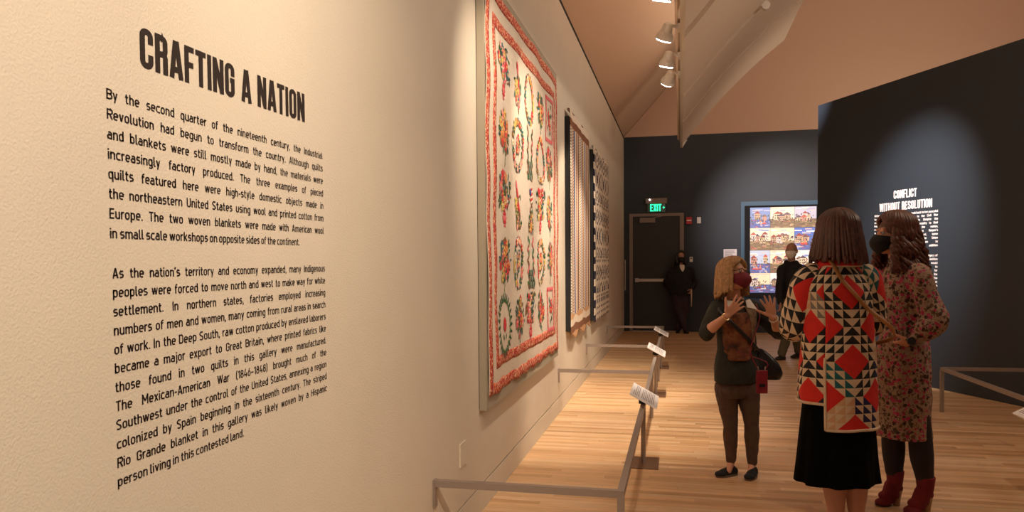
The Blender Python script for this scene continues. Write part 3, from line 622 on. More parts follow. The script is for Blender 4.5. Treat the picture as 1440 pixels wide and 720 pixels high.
def motif(kind, cy, cz, sy, sz, g):
    b = MB()
    def petal(y_, z_, r, an, col, asp=.5, lay=1):
        r *= 1.08
        n_ = 7; vs = []
        c = qsurf(cy+y_, cz+z_, .0045+.0012*lay); vs.append(c)
        for i in range(n_):
            a = 2*math.pi*i/n_; p, q_ = r*math.cos(a), r*asp*math.sin(a)
            vs.append(qsurf(cy+y_+p*math.cos(an)-q_*math.sin(an), cz+z_+p*math.sin(an)+q_*math.cos(an), .0025+.0006*lay))
        b.add(vs, [(0, 1+i, 1+(i+1) % n_) for i in range(n_)], col=pal[col])
    def flower(y_, z_, r, col, core='yellow'):
        n_ = g.choice([5, 6]); a0 = g.random()*6
        for i in range(n_): a = a0+2*math.pi*i/n_; petal(y_+r*.55*math.cos(a), z_+r*.55*math.sin(a), r*.55, a, col, .7, 2)
        petal(y_, z_, r*.3, 0, core, 1, 4)
    def leaf(y_, z_, an, r=.022): petal(y_, z_, r, an, g.choice(['green', 'dkgreen', 'dkgreen', 'teal', 'brown']), .4)
    fl = ['red', 'rose', 'pink', 'orange', 'yellow', 'red', 'brown', 'teal', 'dkgreen']
    if kind == 'wreath':
        for i in range(20):
            a = 2*math.pi*i/20; y_, z_ = sy*.8*math.cos(a), sz*.85*math.sin(a)
            leaf(y_*1.08, z_*1.05, a+.8); leaf(y_*.85, z_*.88, a-.9); leaf(y_*g.uniform(.8, 1.15), z_*g.uniform(.85, 1.1), g.uniform(0, 6)); leaf(y_*g.uniform(.75, 1.2), z_*g.uniform(.8, 1.12), g.uniform(0, 6))
            flower(y_*g.uniform(.85, 1.1), z_*g.uniform(.9, 1.05), .028, g.choice(fl+['cream', 'teal']))
        if g.random() < .7:
            for i in range(12): leaf(g.uniform(-.06, .06), g.uniform(-.09, .09), g.uniform(0, 6)); flower(g.uniform(-.04, .04), g.uniform(-.05, .06), .024, g.choice(fl))
    elif kind == 'green_wreath':
        for i in range(26):
            a = 2*math.pi*i/26; y_, z_ = sy*.75*math.cos(a), sz*.85*math.sin(a); petal(y_, z_, .022, a+.9, 'green', .45); petal(y_*1.18, z_*1.14, .024, a, 'dkgreen', .4)
        petal(0, .01, .045, 1.57, 'red', .8, 3); [leaf(.03*k, -.07, k) for k in (-1, 1)]
    elif kind == 'vase':
        for i in range(5): petal(0, -sz*.85+i*.025, .05-.004*abs(i-2)*3, 0, 'red' if i % 2 else 'rose', .35, 1)
        for i in range(60): leaf(g.gauss(0, sy*.42), g.uniform(-.25*sz, sz*.85), g.uniform(0, 6))
        for i in range(24): flower(g.gauss(0, sy*.38), g.uniform(-.2*sz, sz*.8), g.uniform(.022, .04), g.choice(fl), g.choice(['yellow', 'cream', 'red']))
    elif kind == 'bouquet':
        for i in range(7): petal(.008*math.sin(i), -sz*.9+i*.03, .018, 1.5, 'green', .25)
        for i in range(70): a = g.uniform(0, 6.28); r = g.uniform(.3, 1); leaf(r*sy*.8*math.cos(a), r*sz*.75*math.sin(a)+.02, a)
        for i in range(24): a = g.uniform(0, 6.28); r = g.uniform(0, .95); flower(r*sy*.7*math.cos(a), r*sz*.7*math.sin(a)+.02, g.uniform(.024, .042), g.choice(fl), g.choice(['yellow', 'red', 'brown']))
    elif kind == 'house':
        for i in range(3):
            for j in range(4): petal(-.055+j*.037, -sz*.85+i*.045, .024, .78, 'grey' if (i+j) % 2 else 'dkgreen', 1, 1)
        for s_ in (-1, 1):
            for i in range(14): petal(s_*(.085+.02*math.sin(i*2)), -sz*.9+i*.027, .026, 1.2*s_+i, g.choice(['green', 'brown', 'rose', 'dkgreen']), .5, 2)
    elif kind == 'flag':
        for i in range(6): petal(.03, .05+i*.018, .06, .25, 'red' if i % 2 else 'cream', .16, 1+i % 2)
        petal(-.015, .12, .035, 0, 'blue', .8, 4)
        for i in range(10): petal(g.uniform(-.04, .06), -.12+i*.02, .028, g.uniform(-.6, .6), 'brown', .4)
        for i in range(14): leaf(g.uniform(-.11, .11), g.uniform(-.18, .0), g.uniform(0, 6)); flower(g.uniform(-.09, .09), g.uniform(-.18, -.04), .024, g.choice(fl))
    elif kind == 'frame':
        for s_ in (-1, 1):
            for i in range(14): petal(s_*sy*.75, -sz*.85+i*sz*1.7/13, .024, 1.57, 'red' if i % 2 else 'rose', .7); 
            for i in range(6): petal(-sy*.6+i*sy*1.2/5, s_*sz*.88, .026, 0, 'rose', .7)
        for i in range(12): leaf(g.uniform(-.4, .4)*sy, g.uniform(-.6, .6)*sz, 1.57+g.uniform(-.5, .5)); 
        for i in range(4): flower(g.uniform(-.3, .3)*sy, g.uniform(-.5, .5)*sz, .028, 'red')
    elif kind == 'bird':
        for i in range(7): petal(-.03+i*.012, .12-i*.03, .045, -1.1, g.choice(['red', 'red', 'brown', 'rose']), .4, 2)
        for i in range(6): petal(-.05, .03-i*.02, .05, .4*i, 'yellow', .25, 1)
        for i in range(20): leaf(g.uniform(-.1, .1), g.uniform(-.19, .1), g.uniform(0, 6))
        for i in range(8): flower(g.uniform(-.05, .05), g.uniform(-.18, -.02), .028, g.choice(fl))
    b.build('applique_motif', M['tint'], ql, tint=True, kind='stuff')
kinds = [['vase', 'bird', 'wreath', 'bouquet', 'frame'], ['bouquet', 'wreath', 'house', 'wreath', 'bouquet'], ['vase', 'bird', 'flag', 'vase', 'bouquet'], ['bouquet', 'wreath', 'house', 'wreath', 'bouquet'], ['green_wreath', 'bouquet', 'vase', 'bouquet', 'frame']]
for r_ in range(5):
    for c_ in range(5):
        g = random.Random(r_*17+c_*5+1)
        KS = 1.25
        motif(kinds[r_][c_], .42+.425*c_, LZ-.44-.40*r_, .185, .195, g)

# ------------------------------------------------------------------ woven blankets
def grid_cloth(fcol, y0, z0, y1, z1, ny, nz, X0, name, m_, par, zig=0):
    b = MB(); vs = []
    for i in range(nz+1):
        for j in range(ny+1):
            u, v = j/ny, i/nz; z = z0+(z1-z0)*v
            if zig: z += zig*(abs((u*2.5) % 1-.5)*2-.5)*max(0, 1-v*6)
            vs.append((X0+.004*math.sin(u*13+v*3)+.003*math.sin(u*29), y0+(y1-y0)*u, z))
    fs = [(i*(ny+1)+j, i*(ny+1)+j+1, (i+1)*(ny+1)+j+1, (i+1)*(ny+1)+j) for i in range(nz) for j in range(ny)]
    b.add(vs, fs); b.c = [fcol((k % ny+.5)/ny, (k//ny+.5)/nz) for k in range(ny*nz)]
    o = b.build(name, m_, par, smooth=True, tint=True); s_ = o.modifiers.new('t', 'SOLIDIFY'); s_.thickness = .006; s_.offset = -1; return o
BROWN, RUST, TAN, CREAM, BLUE, NAVY = (.20, .075, .03), (.42, .12, .045), (.55, .30, .15), (.70, .58, .46), (.10, .16, .36), (.012, .012, .035)
stripe = [CREAM, BROWN, CREAM, RUST, BLUE, CREAM, RUST, CREAM, BROWN, TAN, CREAM, BLUE, CREAM, RUST, TAN, CREAM, BLUE, CREAM, RUST, CREAM, BROWN, CREAM, TAN]
def blanket_col(u, v):
    zz = abs((u*2.5) % 1-.5)*2
    if v < .10 or v > .93:
        t_ = (v*30+zz*1.0) if v < .5 else (v*30)
        return [TAN, BROWN, CREAM][int(t_) % 3]
    k = int(u*23); c = stripe[k % len(stripe)]; row = int(v*150)
    return (CREAM if k % 2 else tuple(q*.45 for q in c)) if row % 2 else c
b2 = thing('striped_blanket', 'woven blanket with narrow brown, blue and cream stripes and zigzag bands at its ends', 'blanket', (WX, 7.62, .69))
b = MB(); b.box((0, 0, .06), (.045, .055, 2.24)); b.box((0, .02, .10), (.042, 1.62, 2.2)); b.build('mount_board', M['board_dark'], b2)
grid_cloth(blanket_col, .02, .0, 1.67, 2.31, 92, 300, .056, 'woven_cloth', M['woven'], b2, zig=.07)
b = MB(); b.tube([(.04, .0, 2.31), (.04, 1.68, 2.31)], .014, 8); b.build('hanging_rod', M['plate'], b2)
def cover_col(u, v):
    if u < .06: return CREAM if int(v*24) % 2 else NAVY
    U_, V_ = u*7, v*9; a, c = U_ % 1-.5, V_ % 1-.5; r = math.hypot(a, c); k = int(u*70)+int(v*120)
    if v < .16: return NAVY if (int(u*26) % 2 and int(v*90) % 3 == 0) or .10 < v < .125 and int(u*26) % 2 else CREAM
    if int(V_) % 3 == 1: return NAVY if (abs(a)+abs(c) < .26 or abs(abs(a)-abs(c)) < .07) else CREAM
    return NAVY if (.30 < r < .42 or r < .13 or (abs(a) > .43 and abs(c) < .2)) and k % 5 else CREAM
b3 = thing('blue_coverlet', 'dark blue and cream patterned coverlet, farthest hanging on the left wall', 'coverlet', (WX, 9.75, .67))
b = MB(); b.box((0, 0, .02), (.045, .05, 2.23)); b.box((0, .02, .06), (.042, 2.0, 2.18)); b.build('mount_board', M['board_dark'], b3)
grid_cloth(cover_col, .02, .0, 2.08, 2.27, 84, 150, .056, 'woven_cloth', M['woven'], b3)
b = MB(); b.tube([(.04, .0, 2.27), (.04, 2.1, 2.27)], .014, 8); b.build('hanging_rod', M['metal'], b3)

# ------------------------------------------------------------------ low barriers
XR, RH, TB = -.26, .44, .032
def tilt_label(root, yc, xs=1, L=.46, wd=.21, dx=0, zc=.495):
    c = Vector((dx+.01*xs, yc, zc)); s_ = Vector((.88*xs, 0, -.48)).normalized(); u = Vector((0, 1, 0)); n_ = Vector((.48*xs, 0, .88)).normalized()
    b = MB(); vs = [c+s_*i*wd/2+u*j*L/2+n_*k for k in (-.006, .006) for i, j in ((-1, -1), (1, -1), (1, 1), (-1, 1))]
    b.add(vs, [(3, 2, 1, 0), (4, 5, 6, 7), (0, 1, 5, 4), (1, 2, 6, 5), (2, 3, 7, 6), (3, 0, 4, 7)]); pan = b.build('label_panel', M['card'], root)
    b = MB()
    for i in range(13):
        v = -.40+.06*i; a = -.43
        while a < .40:
            w_ = rng.uniform(.03, .09); e = min(a+w_, .42)
            if i == 4 or i == 0 and a > -.1: break
            q_ = [c+s_*wd*(v+dv)+u*L*xs*k_+n_*.0065 for dv, k_ in ((0, a), (.028, a), (.028, e), (0, e))]; b.add(q_, [(0, 1, 2, 3)]); a = e+.015
    b.build('printed_lines', M['ink'], pan, kind='stuff')
    b = MB(); b.box((dx-.03, yc-.05, zc-.052), (dx+.03, yc+.05, zc-.02)); b.build('label_bracket', M['leather'], root)
def barrier(label, y0, y1, posts, base_y, near):
    t = thing('barrier', label, 'barrier', (XR, base_y, 0))
    B = base_y; zc = RH-TB/2
    b = MB(); b.box((-TB/2, y0-B, RH-TB), (TB/2, y1-B, RH)); b.build('rail', M['metal'], t)
    for y_ in ([y0, y1] if near else [y1]):
        yy = y_-B-(TB if y_ == y1 else 0); b = MB(); b.box((WX-XR+.012, yy, RH-TB), (-TB/2, yy+TB, RH)); b.build('crossbar', M['metal'], t)
        b = MB(); b.box((WX-XR+.001, yy-.004, RH-.13), (WX-XR+.012, yy+TB+.004, RH+.001)); b.build('wall_bracket', M['metal'], t)
        b = MB(); b.box((-TB/2, yy, 0), (TB/2, yy+TB, RH-TB)); b.build('post', M['metal'], t)
    b = MB(); b.box((-TB/2, -TB/2, .008), (TB/2, TB/2, RH-TB)); b.build('post', M['metal'], t)
    b = MB(); b.box((-.10, -.155, 0), (.11, .155, .008)); b.build('base_plate', M['plate'], t)
    tilt_label(t, 0)
barrier('nearest low metal rail barrier, standing before the flower quilt', 3.365, 7.14, 0, 5.5, True)
barrier('middle low metal rail barrier before the striped blanket', 7.145, 9.32, 0, 8.36, False)
barrier('farthest low metal rail barrier before the blue coverlet', 9.325, 12.02, 0, 10.5, False)
# right-hand barrier beside the partition
t = thing('barrier', 'low metal rail barrier before the dark angled partition', 'barrier', (2.435, 7.885, 0))
d_ = Vector((.045, -1, 0)).normalized(); s_ = Vector((1, .045, 0))
b = MB(); b.bar((0, 0, RH-TB/2-.01), d_*4.2+Vector((0, 0, RH-TB/2-.01)), TB, TB); b.build('rail', M['metal'], t)
b = MB(); b.bar(s_*.016+Vector((0, 0, RH-TB/2-.01)), s_*1.07+Vector((0, 0, RH-TB/2-.01)), TB, TB); b.build('crossbar', M['metal'], t)
for p in (Vector((0, 0, 0)), d_*4.18): b = MB(); b.box((p.x-TB/2, p.y-TB/2, 0), (p.x+TB/2, p.y+TB/2, RH-TB-.01)); b.build('post', M['metal'], t)
tilt_label(t, -2.62, -1, dx=-.215, zc=.50)
b = MB(); b.bar((-.22, -2.62, .45), (.11, -2.62, .42), .03, .015); b.build('label_arm', M['metal'], t)

# ------------------------------------------------------------------ people
V = Vector
def basis(face, roll=0, nod=0):      # face: horizontal direction looked towards; columns = right side, forward, up
    f = V((face[0], face[1], 0)).normalized(); r = V((f.y, -f.x, 0)); u = V((0, 0, 1))
    m_ = Matrix((r, f, u)).transposed()
    return m_ @ Matrix.Rotation(nod, 3, 'X') @ Matrix.Rotation(roll, 3, 'Y')
def head_mesh(b, c, B, k=1.0):
    c = V(c); P = lambda x, y, z: c+B @ V((x*k, y*k, z*k))
    E_ = lambda x, y, z, r, **kw: b.ell(P(x, y, z), tuple(q*k for q in r), B, **kw)
    E_(0, -.014, .032, (.073, .092, .082)); E_(0, .016, -.012, (.062, .070, .086)); E_(0, .030, -.055, (.048, .050, .046)); E_(0, .055, -.083, (.024, .024, .020))
    b.cone(P(0, .080, .022), P(0, .098, -.012), .007*k, .010*k, 8); b.cone(P(-.011, .088, -.016), P(.011, .088, -.016), .008*k, .008*k, 8)
    for s in (-1, 1):
        E_(s*.031, .074, .036, (.022, .013, .009)); E_(s*.040, .062, -.022, (.020, .018, .017)); E_(s*.074, -.006, -.004, (.010, .018, .031)); E_(s*.012, .079, -.045, (.014, .010, .006))
    E_(0, .079, -.053, (.017, .010, .006))
def eyes(c, B, par, k=1.0):
    c = V(c)
    for s in (-1, 1):
        b = MB(); b.ell(c+B @ V((s*.030*k, .0735*k, .017*k)), (.013*k, .013*k, .0085*k), B, n=12, k=8); e = b.build('eye', M['eye'], par, smooth=True)
        b = MB(); b.ell(c+B @ V((s*.030*k, .0835*k, .017*k)), (.006*k, .005*k, .006*k), B, n=10, k=6); b.build('iris', M['iris'], e, smooth=True)
def mask(c, B, material, par, k=1.0, name='face_mask'):
    c = V(c); b = MB(); nu, nv = 16, 10; vs = []
    for i in range(nv+1):
        v = i/nv
        for j in range(nu+1):
            a = (j/nu-.5)*2; th = a*1.28
            top = .006-.014*abs(a)**1.5; bot = -.105+.050*abs(a)**1.6; z = top+(bot-top)*v
            rr = .070+.038*math.sin(math.pi*min(1, v*.9+.12))*max(0, 1-a*a*1.1)
            vs.append(c+B @ V((rr*math.sin(th)*.98*k, (.012+rr*math.cos(th)*1.12)*k, z*k)))
    b.add(vs, [(i*(nu+1)+j, (i+1)*(nu+1)+j, (i+1)*(nu+1)+j+1, i*(nu+1)+j+1) for i in range(nv) for j in range(nu)])
    o = b.build(name, material, par, smooth=True); s_ = o.modifiers.new('t', 'SOLIDIFY'); s_.thickness = .003*k; s_.offset = 0
    b = MB()
    for s in (-1, 1):
        for z in (-.008, -.055): b.tube([c+B @ V((s*.068*k, .035*k, z*k)), c+B @ V((s*.078*k, .012*k, z*.4*k)), c+B @ V((s*.084*k, -.012*k, .002*k))], .0018*k, 6, smooth=3)
    b.build('ear_loop', material, o)
    return o
def hand_mesh(b, wrist, d, side, k=1.0, curls=(.25, .25, .3, .35), spread=.9, tcurl=.2):
    w = V(wrist); d = V(d).normalized(); side = V(side); side = (side-d*side.dot(d)).normalized(); n_ = d.cross(side).normalized()
    return hand2(b, w, d, side, n_, k, curls, spread, tcurl)
def hand2(b, w, d, side, n_, k, curls, spread, tcurl):
    b.ell(w+d*.045*k+side*.003*k, (.040*k, .036*k, .0125*k), Matrix((d, side, n_)).transposed())
    for i in range(4):
        off = .028-.0185*i; kn = w+d*(.086-.004*abs(i-1))*k+side*off*k
        b.cone(w+d*.01*k+side*off*.45*k, kn, .012*k, .0098*k, 10)
        L = (.070, .078, .073, .058)[i]*k; a = (.24, .07, -.08, -.26)[i]*spread; dd = (d*math.cos(a)+side*math.sin(a)).normalized(); p = kn; c = curls[i]*.45
        for fr, r0, r1 in ((.46, .0095, .0088), (.30, .0088, .0080), (.24, .0080, .0068)):
            q = (dd*math.cos(c)+n_*math.sin(c)).normalized(); e = p+q*L*fr; b.cone(p, e, r0*k, r1*k, 10); p = e; c += curls[i]
    p = w+d*.022*k+side*.022*k; dd = (d*.60+side*.8+n_*.25).normalized(); b.cone(w+d*.01*k, p, .014*k, .015*k, 10)
    for L, r0, r1 in ((.040, .0145, .0115), (.030, .0112, .0098), (.024, .0098, .0078)):
        e = p+dd*L*k; b.cone(p, e, r0*k, r1*k, 10); p = e; dd = (dd+(d*.5+n_*.3)*tcurl).normalized()
def shoe(par, ankle, toe, k, material, name='shoe', heel=0, sole=None, shaft=0, shaft_r=.05, low=False):
    a = V(ankle); t = V(toe); d = V((t.x-a.x, t.y-a.y, 0)); L = d.length; d.normalize(); s = V((-d.y, d.x, 0)); b = MB()
    hz = heel; back = a-d*.045*k
    P = lambda f, z: V((back.x+d.x*f, back.y+d.y*f, z))
    Lt = L+.045*k; B_ = Matrix((d, s, V((0, 0, 1)))).transposed()
    b.ell(P(.035*k, .032*k+hz), (.040*k, .033*k, .034*k), B_); b.ell(P(Lt*.55, .030*k+hz*.45), (.07*k, .038*k, .032*k), B_); b.ell(P(Lt*.80, .022*k), (.052*k, .042*k, .026*k), B_)
    b.cone(P(.05*k, .045*k+hz), P(Lt*.72, .028*k+hz*.15), .036*k, .027*k); b.cone(P(.045*k, .030*k+hz), P(Lt*.5, .02*k+hz*.3), .032*k, .034*k)
    if heel: b.cone(P(.07*k, .055*k+hz*.9), P(Lt*.70, .034*k), .040*k, .034*k); b.ell(P(Lt*.45, .045*k+hz*.45), (.055*k, .037*k, .040*k), B_)
    if shaft: b.tube([P(.045*k, .03*k+hz), V((a.x, a.y, .10+hz*.4)), V((a.x, a.y, shaft))], [.038*k, .044*k, shaft_r], 16)
    elif not low: b.cone(P(.045*k, .04*k+hz), V((a.x, a.y, a.z-.01)), .034*k, .036*k)
    o = remesh(b, name, material, par, .0045, 6, flatz=None if heel else .012)
    b = MB()
    if heel:
        b.loft([(P(.035*k, 0).x, P(.035*k, 0).y, 0, .020*k, .020*k, 0), (P(.032*k, 0).x, P(.032*k, 0).y, heel*.5, .021*k, .021*k, 0), (P(.03*k, 0).x, P(.03*k, 0).y, heel+.022, .030*k, .030*k, 0)], n=14, sub=3); b.build('heel', sole or M['wood_heel'], o, smooth=True)
        b = MB(); b.ell(P(Lt*.8, .006), (.052*k, .040*k, .006), B_, n=18, k=6); b.build('sole', M['leather'], o, smooth=True)
    else:
        n_ = 20; vs = []
        for z in (0, .013):
            for i in range(n_): an = 2*math.pi*i/n_; fx = math.cos(an); vs.append(P(Lt*.5+fx*Lt*.53, z)+s*math.sin(an)*(.040*k+.006*fx*k))
        b.add(vs, [tuple(range(n_-1, -1, -1)), tuple(range(n_, 2*n_))]+[(i, (i+1) % n_, n_+(i+1) % n_, n_+i) for i in range(n_)]); b.build('sole', sole or M['sole'], o)
    return o
def hair_locks(c, B, material, par, k, length, flare=.02, curl=0, n_=46, layers=2, face_az=58, fringe=True, hl=50, rad=.013, seed=1, taper=.5, len_front=None, part=0):
    g = random.Random(seed); c = V(c); b = MB(); rx, ry, rz = .083*k, .103*k, .098*k
    b.ell(c+B @ V((0, -.022*k, .038*k)), (rx*.97, ry*.93, rz*.94), B, n=20, k=14)
    for lay in range(layers):
        for i in range(n_):
            az = 360*i/n_+g.uniform(-3, 3); az = (az+180) % 360-180      # 0 = forward
            pts = []; s_ = 1+.04*lay+g.uniform(-.015, .02); front = abs(az) < face_az; sg = 1 if az >= 0 else -1
            L = length+g.uniform(-.02, .02)*k
            if len_front and abs(az) < 100: L = len_front+(length-len_front)*max(0, (abs(az)-face_az)/(100-face_az))+g.uniform(-.015, .015)*k
            ph = g.random()*6
            for q in range(6):
                phi = 8+82*q/5; a = az
                if front and phi > hl: a = az+(sg*(face_az+4)-az)*min(1, (phi-hl)/(90-hl)*1.15)
                ar, pr = math.radians(a), math.radians(phi)
                x, y_, z = rx*s_*math.sin(pr)*math.sin(ar), ry*s_*math.sin(pr)*math.cos(ar)-.014*k, rz*s_*math.cos(pr)+.036*k
                if front and phi > hl: z -= .0*k
                pts.append(V((x, y_, z)))
            x, y_ = pts[-1].x, pts[-1].y; hd = V((x, y_, 0)).normalized(); m_ = 7
            for q in range(1, m_+1):
                t = q/m_; fl = flare*k*t
                co = V((math.cos(ph+t*14), math.sin(ph+t*14), 0))*curl*k*min(1, t*2+.2)
                pts.append(V((x, y_, .036*k))+hd*fl+co+V((0, 0, -L*t)))
            N = len(pts); r_ = [rad*k*(.55+.45*min(1, j/3)) * (1-(1-taper)*max(0, (j-7)/(N-8))) for j in range(N)]
            b.tube([c+B @ p for p in pts], r_, 7, smooth=2)
    return b.build('hair', material, par, smooth=True)
def on_torso(rings, th, t, off=0):       # point on a loft surface: th = angle, t = 0..1 along
    R = interp(rings, 8); f_ = t*(len(R)-1); i = min(int(f_), len(R)-2); w = f_-i; q = [a*(1-w)+c*w for a, c in zip(R[i], R[i+1])]
    x, y_, z, a, c, an = q; a += off; c += off; px, py = a*math.cos(th), c*math.sin(th)
    return V((x+px*math.cos(an)-py*math.sin(an), y_+px*math.sin(an)+py*math.cos(an), z))
def z_to_t(rings, z):
    R = interp(rings, 8)
    for i in range(len(R)-1):
        if min(R[i][2], R[i+1][2]) <= z <= max(R[i][2], R[i+1][2]): return (i+abs(z-R[i][2])/max(1e-6, abs(R[i+1][2]-R[i][2])))/(len(R)-1)
    return 0 if abs(z-R[0][2]) < abs(z-R[-1][2]) else 1
def patch(rings, outline, off, name, material, par, nz=26, nu=14, thick=.003):   # cloth panel on the torso: outline(z)->(th0, th1)
    z0, z1, fn = outline; b = MB(); vs = []
    for i in range(nz+1):
        z = z0+(z1-z0)*i/nz; t = z_to_t(rings, z); a, c = fn(i/nz)
        for j in range(nu+1): vs.append(on_torso(rings, a+(c-a)*j/nu, t, off))
    b.add(vs, [(i*(nu+1)+j, i*(nu+1)+j+1, (i+1)*(nu+1)+j+1, (i+1)*(nu+1)+j) for i in range(nz) for j in range(nu)])
    o = b.build(name, material, par, smooth=True); s_ = o.modifiers.new('t', 'SOLIDIFY'); s_.thickness = thick; s_.offset = 0; return o
def person(label, loc, group=None): return thing('person', label, 'person', loc, YAW, group)
def blend_body(b, pelvis, face, k=1.0, z=None, hip_w=.155, lean=(0, 0)):
    an = math.atan2(face[1], face[0])-math.pi/2; return an

# ---- the guide: blonde, raised hands
pg = person('woman with blonde bob, glasses and dark red mask gesturing with both raised hands', (.376, 5.321, 0))
F = (.50, -.86); an = math.atan2(F[1], F[0])-math.pi/2; hc = V((-.040, -.055, 1.362)); BH = basis((.62, -.78), roll=-.16, nod=.16)
TR = [(-.004, 0, .640, .152, .115, an), (-.004, 0, .72, .155, .12, an), (-.004, 0, .86, .135, .105, an), (-.010, -.005, .98, .135, .105, an), (-.014, -.005, 1.08, .150, .112, an), (-.016, 0, 1.15, .155, .090, an), (-.018, 0, 1.20, .085, .062, an), (-.02, 0, 1.23, .052, .052, an)]
R_sh, L_sh = V((-.150, -.060, 1.145)), V((.122, .075, 1.140)); R_el, L_el = V((-.243, -.120, .985)), V((.288, .01, .975)); R_wr, L_wr = V((-.150, -.285, 1.110)), V((.205, -.115, 1.085))
b = MB(); b.loft([(r[0], r[1], r[2], r[3]*.88, r[4]*.88, r[5]) for r in TR], n=24, sub=3); b.limb([(-.02, 0, 1.19), (-.025, -.015, 1.25), hc+V((0, .03, -.03))], [.050, .045, .046])
head_mesh(b, hc, BH, .95)
for sh, el, wr in ((R_sh, R_el, R_wr), (L_sh, L_el, L_wr)):
    b.limb([(-.017, 0, 1.15), sh], [.05, .046]); b.limb([sh, (sh+el)/2, el], [.044, .040, .034]); b.limb([el, el*.65+wr*.35, wr], [.034, .035, .021])
for hx, kx, ax in (((-.075, .0, .62), (-.048, -.01, .37), (-.035, .01, .085)), ((.075, 0, .62), (.098, -.01, .36), (.098, -.02, .075))): b.limb([hx, (V(hx)+V(kx))/2, kx, V(kx)*.55+V(ax)*.45, ax], [.070, .055, .040, .035, .024]); b.cone(ax, V(ax)+V((-.03, -.05, -.045)), .026, .018)
hand2(b, R_wr, V((.62, -.10, .72)).normalized(), V((-.62, -.3, .60)).normalized().lerp(V((-.70, .10, .62)), .5).normalized(), V((.35, .90, -.1)).normalized(), .93, (.18, .22, .25, .3), 1.25, .1)
hand2(b, L_wr, V((-.30, -.12, .95)).normalized(), V((-.93, .1, -.28)).normalized(), V((-.1, .95, .2)).normalized(), .95, (.16, .12, .12, .14), 1.35, .05)
remesh(b, 'body', M['skin'], pg, .0045, 4)
eyes(hc, BH, pg, .95)
hair_locks(hc, BH, M['blonde'], pg, .95, .165, flare=.022, n_=54, face_az=56, hl=46, rad=.0125, seed=4, len_front=.150)
mask(hc, BH, M['maroon'], pg, .95)
b = MB()
for s in (-1, 1):
    q = [hc+BH @ (V((s*.033+math.cos(a)*.027*(1 if abs(math.cos(a)) < .8 else 1), .094, .014+math.sin(a)*.018))*.95) for a in [2*math.pi*i/16 for i in range(17)]]; b.tube(q, .0026, 6)
    b.tube([hc+BH @ (V((s*.060, .092, .018))*.95), hc+BH @ (V((s*.082, .05, .016))*.95), hc+BH @ (V((s*.086, -.01, .01))*.95)], .0025, 6)
b.tube([hc+BH @ (V((-.008, .096, .02))*.95), hc+BH @ (V((.008, .096, .02))*.95)], .0026, 6); b.build('glasses', M['leather'], pg)
b = MB(); b.loft([(r[0], r[1], r[2], r[3]*1.05+.004, r[4]*1.05+.006, r[5]) for r in TR[:1]+TR[1:7]], n=32, sub=4)
for sh, el, wr in ((R_sh, R_el, R_wr), (L_sh, L_el, L_wr)): b.limb([(-.017, 0, 1.15), sh], [.055, .056]); b.limb([sh, (sh+el)/2, el+(el-sh)*.02, el*.86+wr*.14], [.056, .055, .050, .046])
b.v = [p for p in b.v]; remesh(b, 'jacket', M['olive_black'], pg, .0055, 4, wrinkle=.010, wscale=12)
JR = [(r[0], r[1], r[2], r[3]*1.05+.012, r[4]*1.05+.014, r[5]) for r in TR]
hp = math.pi/2
patch(JR, (.80, 1.12, lambda t: (hp-.75-.62*math.sin(math.pi*min(.62, t*.9+.12))-.06*math.sin(t*40)*(t < .3), hp-.35+.55*math.sin(math.pi*min(.6, t*.9+.10))-.2*t+.08*math.sin(t*31)*(t < .3))), .002, 'animal_print_panel', M['brown_print'], pg)
patch(JR, (.86, 1.16, lambda t: (hp+.22-.35*t, hp+.30+.12*t)), .004, 'animal_print_panel', M['tan_print'], pg, nu=8)
for s in (-1, 1):
    b = MB(); c0 = on_torso(JR, hp-.3+s*.35, z_to_t(JR, 1.195), .01); c1 = on_torso(JR, hp-.3+s*1.0, z_to_t(JR, 1.20), .006); c2 = on_torso(JR, hp-.3+s*.75, z_to_t(JR, 1.13), .012); c3 = on_torso(JR, hp-.3+s*.22, z_to_t(JR, 1.15), .012)
    b.add([c0, c1, c2, c3], [(0, 1, 2, 3)])
    o = b.build('shirt_collar', M['white_cloth'], pg); s_ = o.modifiers.new('t', 'SOLIDIFY'); s_.thickness = .006
b = MB(); b.loft([(-.004, 0, .66, .13, .10, an), (-.004, 0, .58, .145, .105, an), (0, 0, .54, .12, .09, an)], n=20, sub=3)
for hx, kx, ax in (((-.072, .0, .60), (-.048, -.01, .37), (-.036, .01, .105)), ((.074, 0, .60), (.098, -.01, .36), (.098, -.02, .095))): b.limb([hx, (V(hx)+V(kx))/2, kx, V(kx)*.6+V(ax)*.4, ax], [.082, .068, .053, .049, .034])
remesh(b, 'leggings', M['brown_leg'], pg, .006, 3, wrinkle=.006, wscale=22)
shoe(pg, (-.030, .0, .07), (-.150, -.055, .02), .88, M['black_cloth'], low=True)
shoe(pg, (.105, -.03, .06), (.035, -.140, .02), .88, M['black_cloth'], low=True)
b = MB(); d = (R_wr-R_el).normalized(); c = R_wr-d*.012; b.tube([c-d*.004, c+d*.004], .026, 16); b.build('watch_strap', M['gold'], pg)
b = MB(); d = (L_wr-L_el).normalized(); u = d.orthogonal().normalized(); w_ = d.cross(u)
for i in range(16): a = 2*math.pi*i/16; b.ell(L_wr-d*.018+(u*math.cos(a)+w_*math.sin(a))*.027, .0065, n=8, k=6)
b.build('bead_bracelet', M['beads'], pg)
